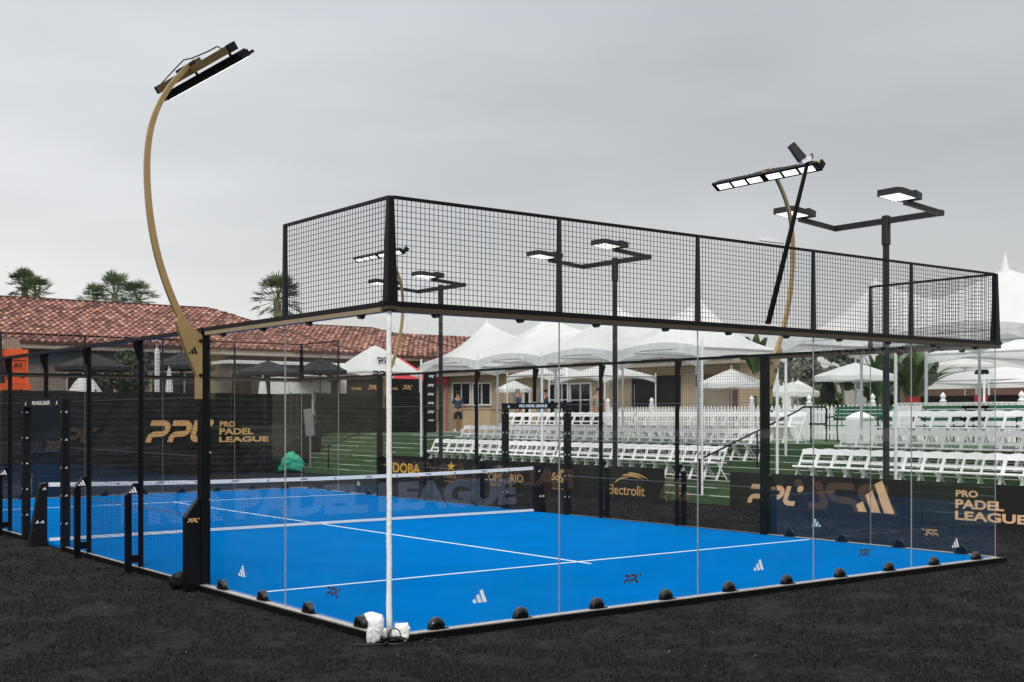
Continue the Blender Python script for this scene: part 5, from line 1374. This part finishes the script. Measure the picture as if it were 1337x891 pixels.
def person(x, y, z, face, label, shirt, shorts, hair, h=1.78, cap=False, elbow=.0, long_pants=False):
    """standing figure; built facing -y then turned"""
    root = thing('person', label, 'person', (0, 0, 0)); s = h/1.78
    V = [(0,0,.95),(0,0,1.12),(0,0,1.36),(0,0,1.50),(0,-.01,1.60),(0,-.02,1.70),
         (-.10,0,.90),(-.12,-.01,.50),(-.13,.02,.09),(-.14,-.12,.045),
         (.10,0,.90),(.13,-.01,.50),(.15,.02,.09),(.17,-.12,.045),
         (-.19,0,1.44),(-.25,.02,1.17),(-.25,-.06-elbow*.1,.93),(-.25,-.09-elbow*.15,.86),
         (.19,0,1.44),(.25,.02,1.17),(.25,-.06-elbow*.1,.93),(.25,-.09-elbow*.15,.86)]
    E_ = [(0,1),(1,2),(2,3),(3,4),(4,5),(0,6),(6,7),(7,8),(8,9),(0,10),(10,11),(11,12),(12,13),(2,14),(14,15),(15,16),(16,17),(2,18),(18,19),(19,20),(20,21)]
    rad = [(.15,.11),(.14,.105),(.17,.115),(.065,.06),(.075,.085),(.072,.085),(.085,.085),.058,.038,(.04,.03),(.085,.085),.058,.038,(.04,.03),.055,.042,.028,(.022,.035),.055,.042,.028,(.022,.035)]
    V = [(a*s, b_*s, c*s) for a, b_, c in V]; rad = [tuple(q*s for q in r_) if isinstance(r_, tuple) else r_*s for r_ in rad]
    body = skin_mesh('body', V, E_, rad, 'skin', root)
    g = MB(); g.sphere((0, -.105*s, 1.655*s), .012*s, 6, 5, sz=1.6); g.build('nose', 'skin', body)
    g = MB()
    for k in (-1, 1): g.sphere((k*.028*s, -.092*s, 1.675*s), .008*s, 6, 5)
    g.build('eyes', 'hair_dark', body)
    for k in (-1, 1):
        g = MB()
        for j in range(4): g.tube([(k*.25*s+(j-1.5)*.0*s, (-.10-elbow*.15-.018*(j-1.5))*s, .85*s), (k*.248*s, (-.105-elbow*.15-.018*(j-1.5))*s, (.80-.01*(j in (1, 2)))*s), (k*.244*s, (-.10-elbow*.15-.018*(j-1.5))*s, (.765-.012*(j in (1, 2)))*s)], [.009*s, .0085*s, .007*s], 6)
        g.tube([(k*.25*s, (-.12-elbow*.15)*s, .87*s), (k*.24*s, (-.15-elbow*.15)*s, .83*s), (k*.235*s, (-.155-elbow*.15)*s, .80*s)], [.010*s, .009*s, .007*s], 6)
        g.build('fingers', 'skin', body, smooth=True)
    # shirt
    Vs = [(0,0,.93),(0,0,1.12),(0,0,1.36),(0,0,1.475),(-.18,0,1.43),(-.24,.02,1.22),(.18,0,1.43),(.24,.02,1.22)]; Es = [(0,1),(1,2),(2,3),(2,4),(4,5),(2,6),(6,7)]
    rs = [(.165,.125),(.16,.125),(.185,.13),(.075,.07),.075,.065,.075,.065]
    skin_mesh('shirt', [(a*s, b_*s, c*s) for a, b_, c in Vs], Es, [tuple(q*s for q in r_) if isinstance(r_, tuple) else r_*s for r_ in rs], shirt, root)
    zk = .50 if not long_pants else .12
    Vp = [(0,0,.97),(0,0,.90),(-.10,0,.84),(-.125,-.01,zk),(.10,0,.84),(.135,-.01,zk)]; Ep = [(0,1),(1,2),(2,3),(1,4),(4,5)]; rp_ = [(.16,.12),(.16,.125),.10,.085 if not long_pants else .06,.10,.085 if not long_pants else .06]
    skin_mesh('shorts' if not long_pants else 'trousers', [(a*s, b_*s, c*s) for a, b_, c in Vp], Ep, [tuple(q*s for q in r_) if isinstance(r_, tuple) else r_*s for r_ in rp_], shorts, root)
    for k, xx in ((-1, -.135), (1, .16)):
        g = MB(); g.prism([(-.10,0),(.17,0),(.17,.03),(.10,.07),(-.02,.10),(-.09,.10)], (xx*s-.045*s, -.02*s, 0), (0,-s,0), (0,0,s), (1,0,0), .09*s); g.build('shoe', 'white', root)
    g = MB(); g.sphere((0, .005*s, 1.70*s), .098*s, 14, 10, sx=.86, sy=1.02, sz=.98)
    g.v = [v if v[2] > (1.665+ (.03 if v[1] < -.02 else -.05))*s else (v[0]*.9, max(v[1], .0)*.9, v[2]) for v in g.v]
    g.build('hair', hair, body, smooth=True)
    if cap:
        g = MB(); g.lathe((0, -.0, 1.715*s), [(.096*s, 0), (.094*s, .03*s), (.07*s, .075*s), (.01, .092*s)], 14); g.prism([(-.07, 0), (.07, 0), (.05, .085), (-.05, .085)], (0, -.085*s, 1.717*s), (s,0,0), (0,-s,0), (0,0,1), .008); g.build('cap', 'hair_dark', body, smooth=False)
    root.location = (x, y, z); root.rotation_euler = (0, 0, face); return root
p = at(598, 562, Z=ZP); p = at(598, 562, d=55)
person(p.x, p.y, ZP+.004, -YAW, 'person standing in navy polo, dark shorts and cap facing the court', 'navy', 'black_cloth', 'hair_dark', cap=True, h=1.84)
for u, d_, fc, lab, sh, hr, zo in ((676, 47, R(70)-YAW, 'person in blue polo with grey hair turned to the right', 'blue_shirt', 'hair_grey', 0),
                               (712, 46, R(-60)-YAW, 'person in dark blue top bending behind the white pole', 'navy', 'hair_dark', -.05),
                               (781, 41.5, R(20)-YAW, 'person with dark hair in pale tan shirt near the fence end', 'tan_shirt', 'hair_dark', -.1)):
    p = at(u, 540, d=d_); person(p.x, p.y, ZP+.004, fc, lab, sh, 'black_cloth', hr, h=1.78+zo, long_pants=True)
# folded blue umbrella near the people
p = at(706, 500, d=45); root = thing('folded_blue_umbrella', 'pale blue folded umbrella standing behind the back row of chairs', 'umbrella', (p.x, p.y, ZP))
b = MB(); b.lathe((p.x, p.y, ZP+.5), [(.16, 0), (.17, .3), (.10, 1.0), (.03, 1.4)], 10); b.build('canopy', 'teal_grey', root); b = MB(); b.tube([(p.x, p.y, ZP), (p.x, p.y, ZP+2.0)], .02, 8); b.build('pole', 'steel', root)

# ------------------------------------------------------------------ added hedges out of view, put in to darken what the glass mirrors
def unseen_hedge(x0, x1, y0, y1, h, label, seed):
    rnd = random.Random(seed); root = thing('unseen_hedge', label, 'unseen_hedge', ((x0+x1)/2, (y0+y1)/2, -.06), 'added hedges darkening the glass reflections')
    b = MB(); b.box(x0+.3, x1-.3, y0+.3, y1-.3, -.06, h-.4); b.build('inner_growth', 'leaf_dark', root)
    b = MB(); L_ = max(x1-x0, y1-y0); n = int(L_*90)
    for _ in range(n):
        p = Vector((rnd.uniform(x0, x1), rnd.uniform(y0, y1), rnd.uniform(0, h+.5*rnd.random())))
        a1 = Vector((rnd.gauss(0,1), rnd.gauss(0,1), rnd.gauss(0,1))).normalized(); a2 = a1.orthogonal().normalized(); l = rnd.uniform(.15, .35)
        b.add([p-a1*l, p+a2*l*.5, p+a1*l, p-a2*l*.5], [(0,1,2,3)])
    b.build('foliage', 'leaf_dark', root)
unseen_hedge(-45, 75, -36, -34, 6.0, 'added dark foliage row behind the camera that only darkens the glass reflections', 1)
unseen_hedge(-36, -34, -33.5, 38, 6.0, 'added dark foliage row left of the site that only darkens the glass reflections', 2)

# ------------------------------------------------------------------ short black turf blades on the near ground
mat('turf_blade', (.010, .010, .011), .9, var=.8, scale=40, spec=.05, var2=(.050, .050, .053))
rnd = random.Random(77); b = MB(); vs = b.v; fs = b.f; n = 0
def inside(x, y): return (-.10 < x < 10.2 and -.14 < y < 20.1) or (-.35 < x <= -.10 and -.2 < y < 20 and (y % 2) < .2)
from mathutils import noise as mn
for _ in range(330000):
    t = rnd.uniform(-.42, .50); d = 8.4+22*rnd.random()**2.2
    x = CAM[0]+d*(FW[0]+RT[0]*t); y = CAM[1]+d*(FW[1]+RT[1]*t)
    if inside(x, y) or x > 14.2: continue
    k = mn.noise((x*1.7, y*1.7, 0))+.6*mn.noise((x*6, y*6, 3))
    if k < -.12 and rnd.random() < .85: continue
    h = (.012+.022*rnd.random())*(1+.5*k)*(1+(d-8)*.03); a = rnd.uniform(0, 6.283); w_ = .0035+.0004*(d-8); lx, ly = rnd.gauss(0, .018), rnd.gauss(0, .018)
    ca, sa = math.cos(a)*w_, math.sin(a)*w_; i0 = len(vs)
    vs.append((x-ca, y-sa, -.061)); vs.append((x+ca, y+sa, -.061)); vs.append((x+lx, y+ly, -.06+h)); fs.append((i0, i0+1, i0+2))
b.m = [0]*len(b.f)
o = b.build('turf_blades', 'turf_blade', origin=(0, 0, -.06)); o['kind'] = 'stuff'

rnd = random.Random(31)
b = MB()
for _ in range(24):
    t = rnd.uniform(-.42, .50); d = rnd.uniform(8.6, 16); x = CAM[0]+d*(FW[0]+RT[0]*t); y = CAM[1]+d*(FW[1]+RT[1]*t)
    if inside(x, y): continue
    b.sphere((x, y, -.045), rnd.uniform(.003, .007), 5, 4, jit=.5, seed=_)
o = b.build('loose_grit', 'concrete', origin=(0, 0, -.06)); o['kind'] = 'stuff'
